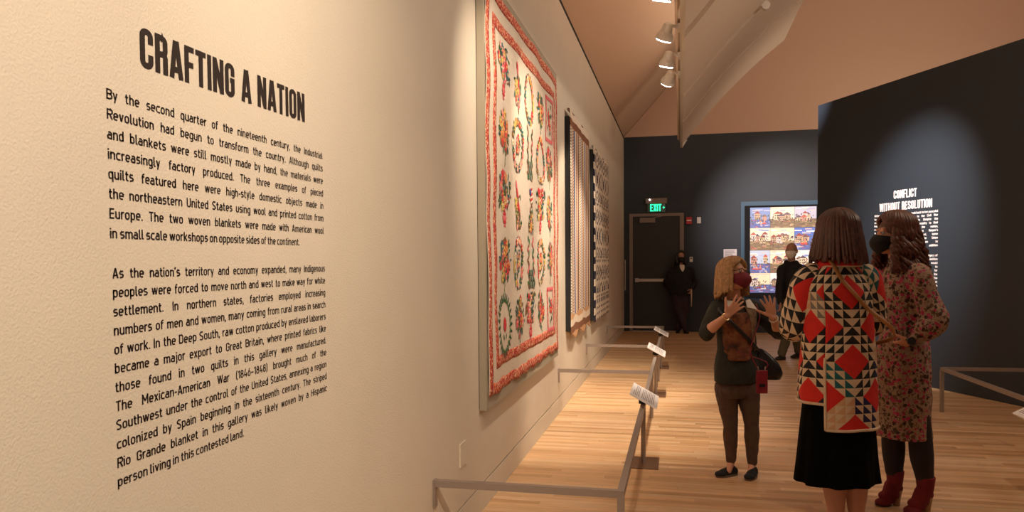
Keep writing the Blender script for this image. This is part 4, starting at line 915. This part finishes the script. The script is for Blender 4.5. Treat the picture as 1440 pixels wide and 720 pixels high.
# bag and phone case worn by the guide
bg = thing('shoulder_bag', 'black leather shoulder bag hanging at the hip of the gesturing woman', 'bag', tuple(Matrix.Rotation(YAW, 3, 'Z') @ V((.19, .0, .74))+V((.376, 5.321, 0))), YAW)
b = MB(); b.loft([(.015, 0, -.085, .085, .035, -.25), (.01, 0, -.04, .105, .045, -.25), (0, 0, .03, .085, .040, -.25), (-.03, 0, .10, .045, .022, -.25), (-.045, 0, .125, .02, .012, -.25)], n=24, sub=4, fold=lambda t, v: .03*math.sin(5*t)); b.build('pouch', M['leather'], bg, smooth=True)
o0 = V((.19, .0, .74)); pts = [on_torso(JR, th, z_to_t(JR, z), .012)-o0 for th, z in ((hp-1.75, 1.20), (hp-1.38, 1.15), (hp-1.0, 1.08), (hp-.6, 1.01), (hp-.15, .94), (hp+.28, .88), (hp+.72, .84))]+[V((-.045, -.005, .12))]
b = MB(); b.tube(pts, .013, 8, smooth=4, flat=.35); b.build('strap', M['leather'], bg, smooth=True)
pc = thing('phone_case', 'dark red phone case hanging on a cord before the guide\'s thigh', 'phone case', tuple(Matrix.Rotation(YAW, 3, 'Z') @ V((.118, -.150, .665))+V((.376, 5.321, 0))), YAW)
b = MB(); b.box((-.036, -.009, -.08), (.040, .009, .075)); o = b.build('case', M['maroon_case'], pc); bv = o.modifiers.new('b', 'BEVEL'); bv.width = .006; bv.segments = 3
b = MB(); b.box((-.018, -.013, -.035), (.020, -.009, -.015)); b.build('clasp', M['leather'], pc)
b = MB(); o0 = V((.118, -.150, .665)); b.tube([V((-.02, 0, .075)), V((-.075, -.005, .19)), on_torso(JR, hp+.1, z_to_t(JR, .95), .016)-o0, on_torso(JR, hp+.5, z_to_t(JR, 1.08), .018)-o0, on_torso(JR, hp+.8, z_to_t(JR, 1.17), .014)-o0], .0035, 6, smooth=4); b.tube([V((.022, 0, .075)), V((.03, 0, .13)), on_torso(JR, hp-.7, z_to_t(JR, .86), .014)-o0], .0035, 6, smooth=3); b.build('cord', M['maroon_case'], pc, smooth=True)
b = MB(); b.tube([V((-.02, 0, .076)), V((-.028, 0, .10))], .005, 6); b.tube([V((.022, 0, .076)), V((.025, 0, .10))], .005, 6); b.build('clip', M['steel'], pc)

# ---- woman in the patchwork coat, back to the viewer
qroot = V((.8072, 4.1971, 0))
pq_ = person('woman seen from behind in a red, black and cream patchwork coat and black skirt', qroot)
F = (-.22, .975); an = math.atan2(F[1], F[0])-math.pi/2
hc = V((-.010, .02, 1.588)); BH = basis((-.35, .94))
CR = [(-.005, 0, .60, .205, .175, an), (-.008, 0, .75, .206, .175, an), (-.008, 0, .90, .203, .165, an), (-.008, -.002, 1.05, .192, .150, an), (-.010, -.005, 1.18, .188, .142, an), (-.012, -.008, 1.29, .188, .130, an), (-.013, -.006, 1.37, .172, .108, an), (-.014, 0, 1.42, .135, .085, an), (-.014, .005, 1.455, .088, .068, an), (-.012, .01, 1.485, .072, .064, an)]
L_sh, R_sh = V((-.165, .0, 1.375)), V((.140, .01, 1.375)); L_el, R_el = V((-.225, .045, 1.135)), V((.195, .05, 1.135)); L_wr, R_wr = V((-.115, .265, 1.085)), V((.09, .27, 1.10))
b = MB(); b.loft([(r[0], r[1], r[2], r[3]*.72, r[4]*.68, r[5]) for r in CR if r[2] > .7], n=24, sub=3); b.limb([(-.012, .01, 1.42), (-.012, .015, 1.49), hc+V((0, 0, -.05))], [.055, .050, .05]); head_mesh(b, hc, BH, 1.03)
for sh, el, wr in ((L_sh, L_el, L_wr), (R_sh, R_el, R_wr)): b.limb([(-.012, 0, 1.37), sh*.9+V((0, 0, 1.37))*.1], [.05, .045]); b.limb([sh*.95+V((0, 0, .068)), (sh+el)/2, el], [.042, .042, .036]); b.limb([el, el*.6+wr*.4, wr], [.036, .036, .024])
hand_mesh(b, L_wr, (.75, .55, .1), (0, 0, 1), .95, (.7, .8, .8, .8), .3, .5); hand_mesh(b, R_wr, (-.75, .55, .1), (0, 0, 1), .95, (.7, .8, .8, .8), .3, .5)
for hx, kx, ax in (((-.075, 0, .85), (-.035, .0, .47), (-.005, .0, .09)), ((.08, 0, .85), (.095, .0, .47), (.100, .01, .09))): b.limb([hx, (V(hx)+V(kx))/2, kx, V(kx)*.55+V(ax)*.45, ax], [.088, .075, .057, .061, .037]); b.cone(ax, V(ax)+V((-.02, .13, -.055)), .035, .025)
remesh(b, 'body', M['legs_skin'], pq_, .006, 4)
hair_locks(hc, BH, M['dark_auburn'], pq_, 1.02, .165, flare=.040, n_=60, face_az=50, hl=50, rad=.014, seed=9)
shoe(pq_, (-.005, .0, .08), (-.03, .17, .02), .95, M['leather'], name='shoe'); shoe(pq_, (.100, .01, .08), (.09, .18, .02), .95, M['leather'], name='shoe')
b = MB(); b.loft([(-.006, 0, .90, .150, .13, an), (-.006, 0, .75, .175, .15, an), (-.008, 0, .55, .195, .165, an), (-.010, 0, .42, .205, .172, an), (-.010, 0, .315, .214, .180, an)], n=96, sub=5, fold=lambda t, v: (1-v)*0+.055*v*v*math.sin(9*t+1)+.02*v*math.sin(17*t), cap=False)
o = b.build('skirt', M['black_velvet'], pq_, smooth=True); s_ = o.modifiers.new('t', 'SOLIDIFY'); s_.thickness = .004
# patchwork cloth: every cell of the pattern is two triangles of real cloth pieces
PM = [M['p_cream'], M['p_black'], M['p_red'], M['p_navy'], M['p_teal'], M['p_grey'], M['p_tan'], M['p_maroon']]
def patch_color(i, j, seed=0, only=None):           # returns (diag, material of lower-left/upper side, material of other side)
    best = None
    for a in range(-2, 9):
        for c in range(-2, 6):
            px, py = a*3, c*8+(4 if a % 2 else 0)
            if only is not None and (px, py) not in only: continue
            di = i-px; dj = j-py; ii = di if di >= 0 else -1-di; jj = dj if dj >= 0 else -1-dj
            if ii+jj <= 1: best = (di, dj, ii+jj)
    g = random.Random((i//3)*7919+(j//4)*104729+seed)
    dark = g.choice([1]*11+[3, 3, 4, 5, 6])
    if best:
        di, dj, s_ = best; red = 2; k = ((i+900)//3+(j+800)//4) % 2
        if s_ == 0: return 0, red, red
        sx, sy = di >= 0, dj >= 0
        if sx == sy: return (1, red, 0) if sx else (1, 0 if k else dark, red)
        return (0, red, 0) if sy else (0, dark if k else 0, red)
    k = ((i+900)//3+(j+800)//4) % 2
    return (0, dark, 0) if k else (1, dark, 0)
def patchwork(S, nu, nv, name, par, i0=0, j0=0, seed=0, skip=None, n_=3, thick=.006, only=None):
    verts = {}; b = MB()
    def vid(u, v):
        key = (round(u*n_), round(v*n_))
        if key not in verts: verts[key] = len(b.v); b.v.append(tuple(S(u/nu, v/nv)))
        return verts[key]
    for i in range(nu):
        for j in range(nv):
            if skip and skip(i, j): continue
            dg, m0, m1 = patch_color(i+i0, j+j0, seed, only)
            A, B_, C_, D = (i, j), (i+1, j), (i+1, j+1), (i, j+1)
            tris = [((A, B_, D), m0), ((B_, C_, D), m1)] if dg else [((A, B_, C_), m0), ((A, C_, D), m1)]
            for (p, q, r), mi in tris:
                def L(a, c): return (p[0]+(q[0]-p[0])*a/n_+(r[0]-p[0])*c/n_, p[1]+(q[1]-p[1])*a/n_+(r[1]-p[1])*c/n_)
                for a in range(n_):
                    for c in range(n_-a):
                        b.f.append((vid(*L(a, c)), vid(*L(a+1, c)), vid(*L(a, c+1)))); b.mi.append(mi); b.c.append(None)
                        if a+c < n_-1: b.f.append((vid(*L(a+1, c)), vid(*L(a+1, c+1)), vid(*L(a, c+1)))); b.mi.append(mi); b.c.append(None)
    o = b.build(name, PM, par, smooth=True); s_ = o.modifiers.new('t', 'SOLIDIFY'); s_.thickness = thick; s_.offset = -1; return o
CRi = interp(CR, 10)
def coat_pt(th, z, off=0):
    # th: 0 = right of image .. back towards viewer is -pi/2
    lo = 0
    while lo < len(CRi)-2 and CRi[lo+1][2] < z: lo += 1
    A_, B_ = CRi[lo], CRi[lo+1]; w = max(-.2, min(1, (z-A_[2])/(B_[2]-A_[2]))); x, y_, _, a, c, an_ = [p*(1-w)+q*w for p, q in zip(A_, B_)]
    dn = max(0, (1.15-z)/.55); k = 1+off+.028*dn*math.sin(6*th+1.2)+.012*dn*math.sin(11*th+z*4)+.012*math.sin(z*16+th*3)*(1-dn*.5)
    px, py = a*k*math.cos(th), c*k*math.sin(th)
    return V((x+px*math.cos(an_)-py*math.sin(an_), y_+px*math.sin(an_)+py*math.cos(an_), z))
NU, NV, CW = 26, 20, .0437
SL = -math.pi/2-.62-an               # side slit, left of the back
def coatS(u, v):
    th = SL+2*math.pi*u; z = .606+.87*v
    if v < .12: z += .045*max(0, math.sin((th-SL)*.5-.9))*(1-v/.12)
    return coat_pt(th, z)
def skip_front(i, j): return i >= 17 and j < 3      # the front panels end higher
patchwork(coatS, NU, NV, 'coat', pq_, i0=-3, j0=0, skip=skip_front)
b = MB(); hem = [coatS(i/60*17/NU, 0)+V((0, 0, .002)) for i in range(61)]; b.tube(hem, .0075, 8); b.tube([coatS(0, v/20*.42)*1.0 for v in range(21)], .0075, 8)
b.tube([coatS((17+(NU-17)*i/40)/NU, 3/NV) for i in range(41)], .0075, 8); b.tube([coatS(17/NU, 3/NV*v/8) for v in range(9)], .0075, 8); b.build('cream_binding', M['p_cream'], pq_, smooth=True)
def sleeve(pts, rad, name, nu=12, nv=13, seed=0, i0=0, only=None):
    P_, R_ = catmull([V(p) for p in pts], rad, 12); N = len(P_); fr = []; u = V((0, 1, 0))
    for i in range(N):
        d = (P_[min(i+1, N-1)]-P_[max(0, i-1)]).normalized(); u = (u-d*u.dot(d)).normalized(); fr.append((P_[i], u.copy(), d.cross(u), R_[i]))
    def S(a, t):
        f_ = t*(N-1); i = min(int(f_), N-2); w = f_-i; p = fr[i][0].lerp(fr[i+1][0], w); uu = fr[i][1].lerp(fr[i+1][1], w).normalized(); ww = fr[i][2].lerp(fr[i+1][2], w).normalized(); r = fr[i][3]*(1-w)+fr[i+1][3]*w
        th = 2*math.pi*a; r *= 1+.03*math.sin(3*th+t*9)+.02*math.sin(t*30+th)
        return p+(uu*math.cos(th)+ww*math.sin(th))*r
    o = patchwork(S, nu, nv, name, pq_, seed=seed, i0=i0, only=only)
    b = MB(); b.tube([S(i/24, 1) for i in range(25)], .007, 8); b.build('cuff_binding', M['p_cream'], o, smooth=True)
sleeve([(-.095, -.005, 1.395), (-.155, .0, 1.365), (-.192, .02, 1.25), (-.203, .055, 1.135), (-.185, .13, 1.10), (-.145, .215, 1.085)], [.052, .080, .078, .080, .074, .062], 'coat_sleeve', seed=3, i0=-3, only=[(3, 4), (9, 8)])
sleeve([(.070, -.0, 1.395), (.128, .0, 1.365), (.172, .02, 1.25), (.186, .055, 1.14), (.165, .13, 1.10), (.12, .215, 1.09)], [.052, .078, .074, .076, .072, .060], 'coat_sleeve', seed=5, i0=-1, only=[(3, 4), (0, 12)])
b = MB(); cl = []; nb_ = 36
for i in range(nb_+1):
    th = 2*math.pi*i/nb_; c = math.cos(th); s = math.sin(th)
    cl.append([(V((-.012+.076*c, .008+.068*s, 1.470))), (V((-.012+.100*c, .006+.088*s, 1.452))), (V((-.012+.112*c, .004+.098*s, 1.432)))])
vs = [p for r in cl for p in r]; b.add(vs, [(i*3+q, i*3+q+1, i*3+3+q+1, i*3+3+q) for i in range(nb_) for q in range(2)]); o = b.build('collar', M['p_red'], pq_, smooth=True); s_ = o.modifiers.new('t', 'SOLIDIFY'); s_.thickness = .008; s_.offset = 1
b = MB(); b.tube([r[2] for r in cl], .006, 8); b.tube([r[0] for r in cl], .006, 8); b.build('collar_binding', M['p_cream'], o, smooth=True)
tb = thing('crossbody_bag', 'tan leather crossbody strap and bag worn over the patchwork coat', 'bag', tuple(Matrix.Rotation(YAW, 3, 'Z') @ V((.12, .25, .90))+qroot), YAW)
o0 = V((.12, .25, .90)); A_ = -math.pi/2-an
pts = [V((-.085, .07, 1.475)), V((-.095, -.02, 1.483)), V((-.075, -.085, 1.450)), coat_pt(A_-.10, 1.37, .10), coat_pt(A_+.22, 1.29, .07), coat_pt(A_+.62, 1.215, .06), V((.185, -.135, 1.14)), V((.245, -.085, 1.09)), V((.272, -.01, 1.055)), V((.240, .09, 1.02)), V((.17, .19, .99))]
b = MB(); b.tube([p-o0 for p in pts], .0135, 8, smooth=5, flat=.4); b.build('strap', M['tan_leather'], tb, smooth=True)
b = MB(); b.loft([(.0, 0, -.09, .05, .10, .2), (0, 0, -.03, .055, .11, .2), (0, 0, .05, .04, .10, .2), (0, 0, .08, .02, .08, .2)], n=24, sub=4); b.build('pouch', M['tan_leather'], tb, smooth=True)

# ---- woman in the floral dress, in profile
froot = V((1.279, 4.787, 0))
pf = person('woman in a long floral dress, black mask and dark red heeled ankle boots', froot)
F = (-.97, .22); an = math.atan2(F[1], F[0])-math.pi/2; hc = V((-.070, .0, 1.600)); BH = basis((-.995, .02))
DR = [(-.010, 0, .43, .165, .152, an), (-.010, 0, .55, .166, .150, an), (-.012, 0, .72, .168, .150, an), (-.012, 0, .88, .170, .148, an), (-.008, 0, 1.02, .150, .128, an), (-.002, 0, 1.12, .145, .125, an), (.0, 0, 1.24, .158, .138, an), (-.008, 0, 1.34, .165, .115, an), (-.022, 0, 1.405, .115, .080, an), (-.036, 0, 1.445, .064, .060, an), (-.042, 0, 1.475, .054, .052, an)]
n_sh, f_sh = V((-.005, -.155, 1.365)), V((-.01, .150, 1.365)); n_el, f_el = V((.052, -.215, 1.120)), V((.01, .21, 1.12)); n_wr, f_wr = V((-.060, -.190, 1.010)), V((-.16, .14, 1.02))
b = MB(); b.loft([(r[0], r[1], r[2], r[3]*.78, r[4]*.78, r[5]) for r in DR if r[2] > .7], n=24, sub=3); b.limb([(-.02, 0, 1.41), (-.05, 0, 1.49), hc+V((.02, 0, -.05))], [.055, .048, .048]); head_mesh(b, hc, BH, 1.02)
for sh, el, wr in ((n_sh, n_el, n_wr), (f_sh, f_el, f_wr)): b.limb([(-.01, 0, 1.36), sh], [.05, .045]); b.limb([sh, (sh+el)/2, el], [.042, .040, .034]); b.limb([el, el*.6+wr*.4, wr], [.034, .034, .023])
hand_mesh(b, n_wr, (-.35, .85, -.40), (-.7, -.1, .6), .86, (.5, .6, .6, .6), .3, .5); hand_mesh(b, f_wr, (-.8, -.25, -.45), (-.3, -.1, .9), .92, (.5, .6, .6, .6), .3, .5)
LG = (((.0, .07, .80), (-.035, .055, .45), (-.028, .055, .14)), ((.0, -.075, .80), (.050, -.08, .45), (.080, -.08, .14)))
for hx, kx, ax in LG: b.limb([hx, (V(hx)+V(kx))/2, kx, V(kx)*.55+V(ax)*.45, ax], [.082, .068, .052, .054, .034])
remesh(b, 'body', M['skin'], pf, .005, 4); eyes(hc, BH, pf, 1.02)
b = MB()
for hx, kx, ax in LG: b.limb([V(hx)*.4+V(kx)*.6, kx, V(kx)*.6+V(ax)*.4, V(ax)+V((0, 0, .07))], [.068, .064, .064, .050])
o = remesh(b, 'tights', M['tights'], pf, .006, 3)
mask(hc, BH, M['black_mask'], pf, 1.02)
hair_locks(hc, BH, M['auburn'], pf, 1.06, .235, flare=.050, curl=.018, n_=58, layers=2, face_az=62, hl=44, rad=.0125, seed=12)
b = MB(); b.loft([(r[0], r[1], r[2], r[3], r[4], r[5]) for r in DR], n=64, sub=5, fold=lambda t, v: .022*max(0, 1-v*1.9)*math.sin(7*t+2)+.012*math.sin(12*t))
for sh, el, wr in ((n_sh, n_el, n_wr), (f_sh, f_el, f_wr)): b.limb([V((-.01, 0, 1.36)).lerp(sh, .5), sh, (sh+el)/2, el.lerp(sh, .06)+V((.002, 0, -.01)), el.lerp(wr, .45)+V((.0, 0, .0)), wr.lerp(el, .12)], [.058, .070, .068, .076, .068, .030])
remesh(b, 'dress', M['floral'], pf, .007, 3, wrinkle=.012, wscale=9)
b = MB(); d = (n_wr-n_el).normalized(); c = n_wr+d*.012; b.tube([c-d*.010, c+d*.010], .027, 18); u = d.cross(V((0, 0, 1))).normalized(); u = u if u.y < 0 else -u
b.tube([c+V((-.006, -.020, .006)), c+V((-.008, -.035, .010))], .022, 16); b.build('watch', M['leather'], pf)
shoe(pf, (-.022, .055, .13), (-.118, .055, .02), .95, M['boot'], name='ankle_boot', heel=.075, shaft=.215, shaft_r=.052)
shoe(pf, (.085, -.08, .13), (-.03, -.10, .02), .98, M['boot'], name='ankle_boot', heel=.075, shaft=.215, shaft_r=.054)

# ---- bald man with white mask, walking past the picture
pm = person('bald man in black jacket, white mask and olive trousers walking before the large picture', (1.516, 11.603, 0))
F = (-.62, -.78); an = math.atan2(F[1], F[0])-math.pi/2; hc = V((.058, -.02, 1.585)); BH = basis((-.45, -.89))
MR = [(.055, 0, .80, .165, .125, an), (.055, 0, .92, .165, .125, an), (.060, 0, 1.05, .165, .125, an), (.065, 0, 1.20, .180, .130, an), (.068, 0, 1.32, .180, .115, an), (.068, 0, 1.40, .11, .085, an), (.066, 0, 1.44, .065, .06, an)]
s1, s2 = V((-.085, -.04, 1.33)), V((.215, .07, 1.33)); e1, e2 = V((-.145, -.10, 1.06)), V((.26, .12, 1.06)); w1, w2 = V((-.170, -.20, .86)), V((.25, .06, .83))
b = MB(); b.loft([(r[0], r[1], r[2], r[3]*.85, r[4]*.85, r[5]) for r in MR], n=24, sub=3); b.limb([(.066, 0, 1.40), (.064, -.005, 1.47), hc+V((0, .02, -.05))], [.06, .055, .055]); head_mesh(b, hc, BH, 1.05)
for sh, el, wr in ((s1, e1, w1), (s2, e2, w2)): b.limb([(.066, 0, 1.34), sh], [.055, .05]); b.limb([sh, el, wr], [.048, .038, .026])
hand_mesh(b, w1, (-.05, -.25, -.95), (0, -1, .2), 1.0, (.4, .5, .5, .5), .4, .4); hand_mesh(b, w2, (0, -.2, -.95), (0, -1, .2), 1.0, (.4, .5, .5, .5), .4, .4)
ML = (((-.01, -.02, .84), (.000, -.06, .45), (-.070, -.02, .10)), ((.12, .02, .84), (.16, .05, .46), (.235, .18, .12)))
for hx, kx, ax in ML: b.limb([hx, (V(hx)+V(kx))/2, kx, V(kx)*.55+V(ax)*.45, ax], [.085, .07, .052, .052, .036])
remesh(b, 'body', M['skin_b'], pm, .0065, 4); eyes(hc, BH, pm, 1.05); mask(hc, BH, M['white_cloth'], pm, 1.05)
b = MB(); b.ell(hc+BH @ V((0, -.030, -.012)), (.0765, .082, .045), BH); b.build('cropped_hair', M['grey_hair'], pm, smooth=True)
b = MB(); b.loft([(r[0], r[1], r[2], r[3]+.012, r[4]+.014, r[5]) for r in MR], n=32, sub=4)
for sh, el, wr in ((s1, e1, w1), (s2, e2, w2)): b.limb([V((.066, 0, 1.34)), sh, (sh+el)/2, el, wr], [.07, .066, .062, .056, .044])
b.limb([(-.01, -.06, 1.41), (.05, -.085, 1.40), (.13, -.03, 1.42), (.12, .06, 1.43), (.03, .06, 1.43), (-.02, -.01, 1.42)], [.028]*6)
remesh(b, 'jacket', M['black_cloth'], pm, .008, 3, wrinkle=.012, wscale=11)
b = MB(); b.loft([(.055, 0, .92, .15, .115, an), (.055, 0, .80, .165, .125, an), (.055, 0, .74, .14, .11, an)], n=20, sub=3)
for hx, kx, ax in ML: b.limb([hx, (V(hx)+V(kx))/2, kx, V(kx)*.5+V(ax)*.5, ax], [.095, .088, .078, .07, .062])
remesh(b, 'trousers', M['olive_trouser'], pm, .008, 3, wrinkle=.012, wscale=12)
shoe(pm, (-.065, -.02, .08), (-.165, -.06, .02), 1.08, M['leather']); shoe(pm, (.235, .18, .08), (.13, .13, .02), 1.08, M['leather'])

# ---- guard leaning at the door
pu = person('person in black hooded jacket and black mask standing with crossed legs against the dark door', (.021, 15.55, 0))
F = (.05, -1); an = math.atan2(F[1], F[0])-math.pi/2; hc = V((-.012, -.02, 1.520)); BH = basis((.05, -1))
GR = [(-.012, 0, .76, .20, .14, an), (-.012, 0, .88, .225, .15, an), (-.012, 0, 1.02, .215, .145, an), (-.010, 0, 1.16, .205, .14, an), (-.010, 0, 1.26, .195, .115, an), (-.010, 0, 1.34, .12, .09, an), (-.010, 0, 1.38, .07, .065, an)]
s1, s2 = V((-.20, 0, 1.25)), V((.18, 0, 1.25)); e1, e2 = V((-.285, .03, 1.0)), V((.27, .02, 1.0)); w1, w2 = V((-.16, .10, .84)), V((.175, -.10, .90))
b = MB(); b.loft([(r[0], r[1], r[2], r[3]*.8, r[4]*.8, r[5]) for r in GR], n=24, sub=3); b.limb([(-.01, 0, 1.34), (-.01, -.005, 1.41), hc+V((0, .02, -.05))], [.055, .05, .05]); head_mesh(b, hc, BH, 1.0)
for sh, el, wr in ((s1, e1, w1), (s2, e2, w2)): b.limb([(-.01, 0, 1.26), sh], [.055, .05]); b.limb([sh, el, wr], [.046, .038, .025])
hand_mesh(b, w1, (.9, .1, -.3), (0, -1, .2), .95, (.4, .5, .5, .5), .4, .4); hand_mesh(b, w2, (-.2, -.35, -.9), (-.6, -.8, .1), .95, (.9, 1.0, 1.0, 1.0), .3, .6)
GL = (((-.09, 0, .80), (-.055, -.03, .44), (.060, -.07, .09)), ((.07, 0, .80), (.07, .0, .44), (-.05, .05, .09)))
for hx, kx, ax in GL: b.limb([hx, (V(hx)+V(kx))/2, kx, V(kx)*.55+V(ax)*.45, ax], [.09, .072, .054, .052, .036])
remesh(b, 'body', M['skin_b'], pu, .0065, 4); eyes(hc, BH, pu); mask(hc, BH, M['black_mask'], pu)
b = MB(); vs = []; n1, n2 = 22, 12        # hood: open-fronted shell round the head
b.limb([hc+V((-.075, -.035, -.10)), hc+V((-.092, -.02, .0)), hc+V((-.075, -.02, .09)), hc+V((0, -.02, .128)), hc+V((.075, -.02, .09)), hc+V((.092, -.02, .0)), hc+V((.075, -.035, -.10))], [.030, .026, .024, .024, .024, .026, .030]); b.ell(hc+V((0, .04, .01)), (.105, .10, .128)); b.limb([hc+V((-.07, .02, -.12)), hc+V((0, .05, -.10)), hc+V((.07, .02, -.12))], [.06, .07, .06])
remesh(b, 'hood', M['black_hair'], pu, .007, 4)
b = MB(); b.loft([(r[0], r[1], r[2], r[3]+.012, r[4]+.012, r[5]) for r in GR], n=32, sub=4)
for sh, el, wr in ((s1, e1, w1), (s2, e2, w2)): b.limb([V((-.01, 0, 1.27)), sh, (sh+el)/2, el, wr], [.07, .072, .072, .066, .048])
remesh(b, 'jacket', M['black_cloth'], pu, .008, 3, wrinkle=.014, wscale=11)
GJ = [(r[0], r[1], r[2], r[3]+.018, r[4]+.02, r[5]) for r in GR]
patch(GJ, (1.24, 1.375, lambda t: (hp-.04-.42*t, hp+.04+.42*t)), .004, 'white_shirt_front', M['white_cloth'], pu, nz=10, nu=8)
b = MB(); b.loft([(-.012, 0, .88, .17, .125, an), (-.012, 0, .78, .18, .13, an), (-.012, 0, .70, .15, .11, an)], n=20, sub=3)
for hx, kx, ax in GL: b.limb([hx, (V(hx)+V(kx))/2, kx, V(kx)*.5+V(ax)*.5, ax], [.10, .098, .088, .078, .064])
remesh(b, 'trousers', M['plum_trouser'], pu, .008, 3, wrinkle=.014, wscale=12)
shoe(pu, (.060, -.07, .08), (.085, -.19, .02), 1.02, M['leather']); shoe(pu, (-.05, .05, .08), (-.09, -.07, .02), 1.02, M['leather'])
rd = thing('baton', 'thin pale stick held upright in the hand of the person by the door', 'stick', tuple(Matrix.Rotation(YAW, 3, 'Z') @ V((.165, -.165, .84))+V((.021, 15.55, 0))), YAW)
b = MB(); b.tube([(0, 0, -.30), (.002, 0, .05)], [.012, .012], 10); b.build('shaft', M['beads'], rd, smooth=True); b = MB(); b.tube([(.002, 0, .05), (.002, 0, .075)], [.014, .014], 10); b.build('grip', M['leather'], rd)
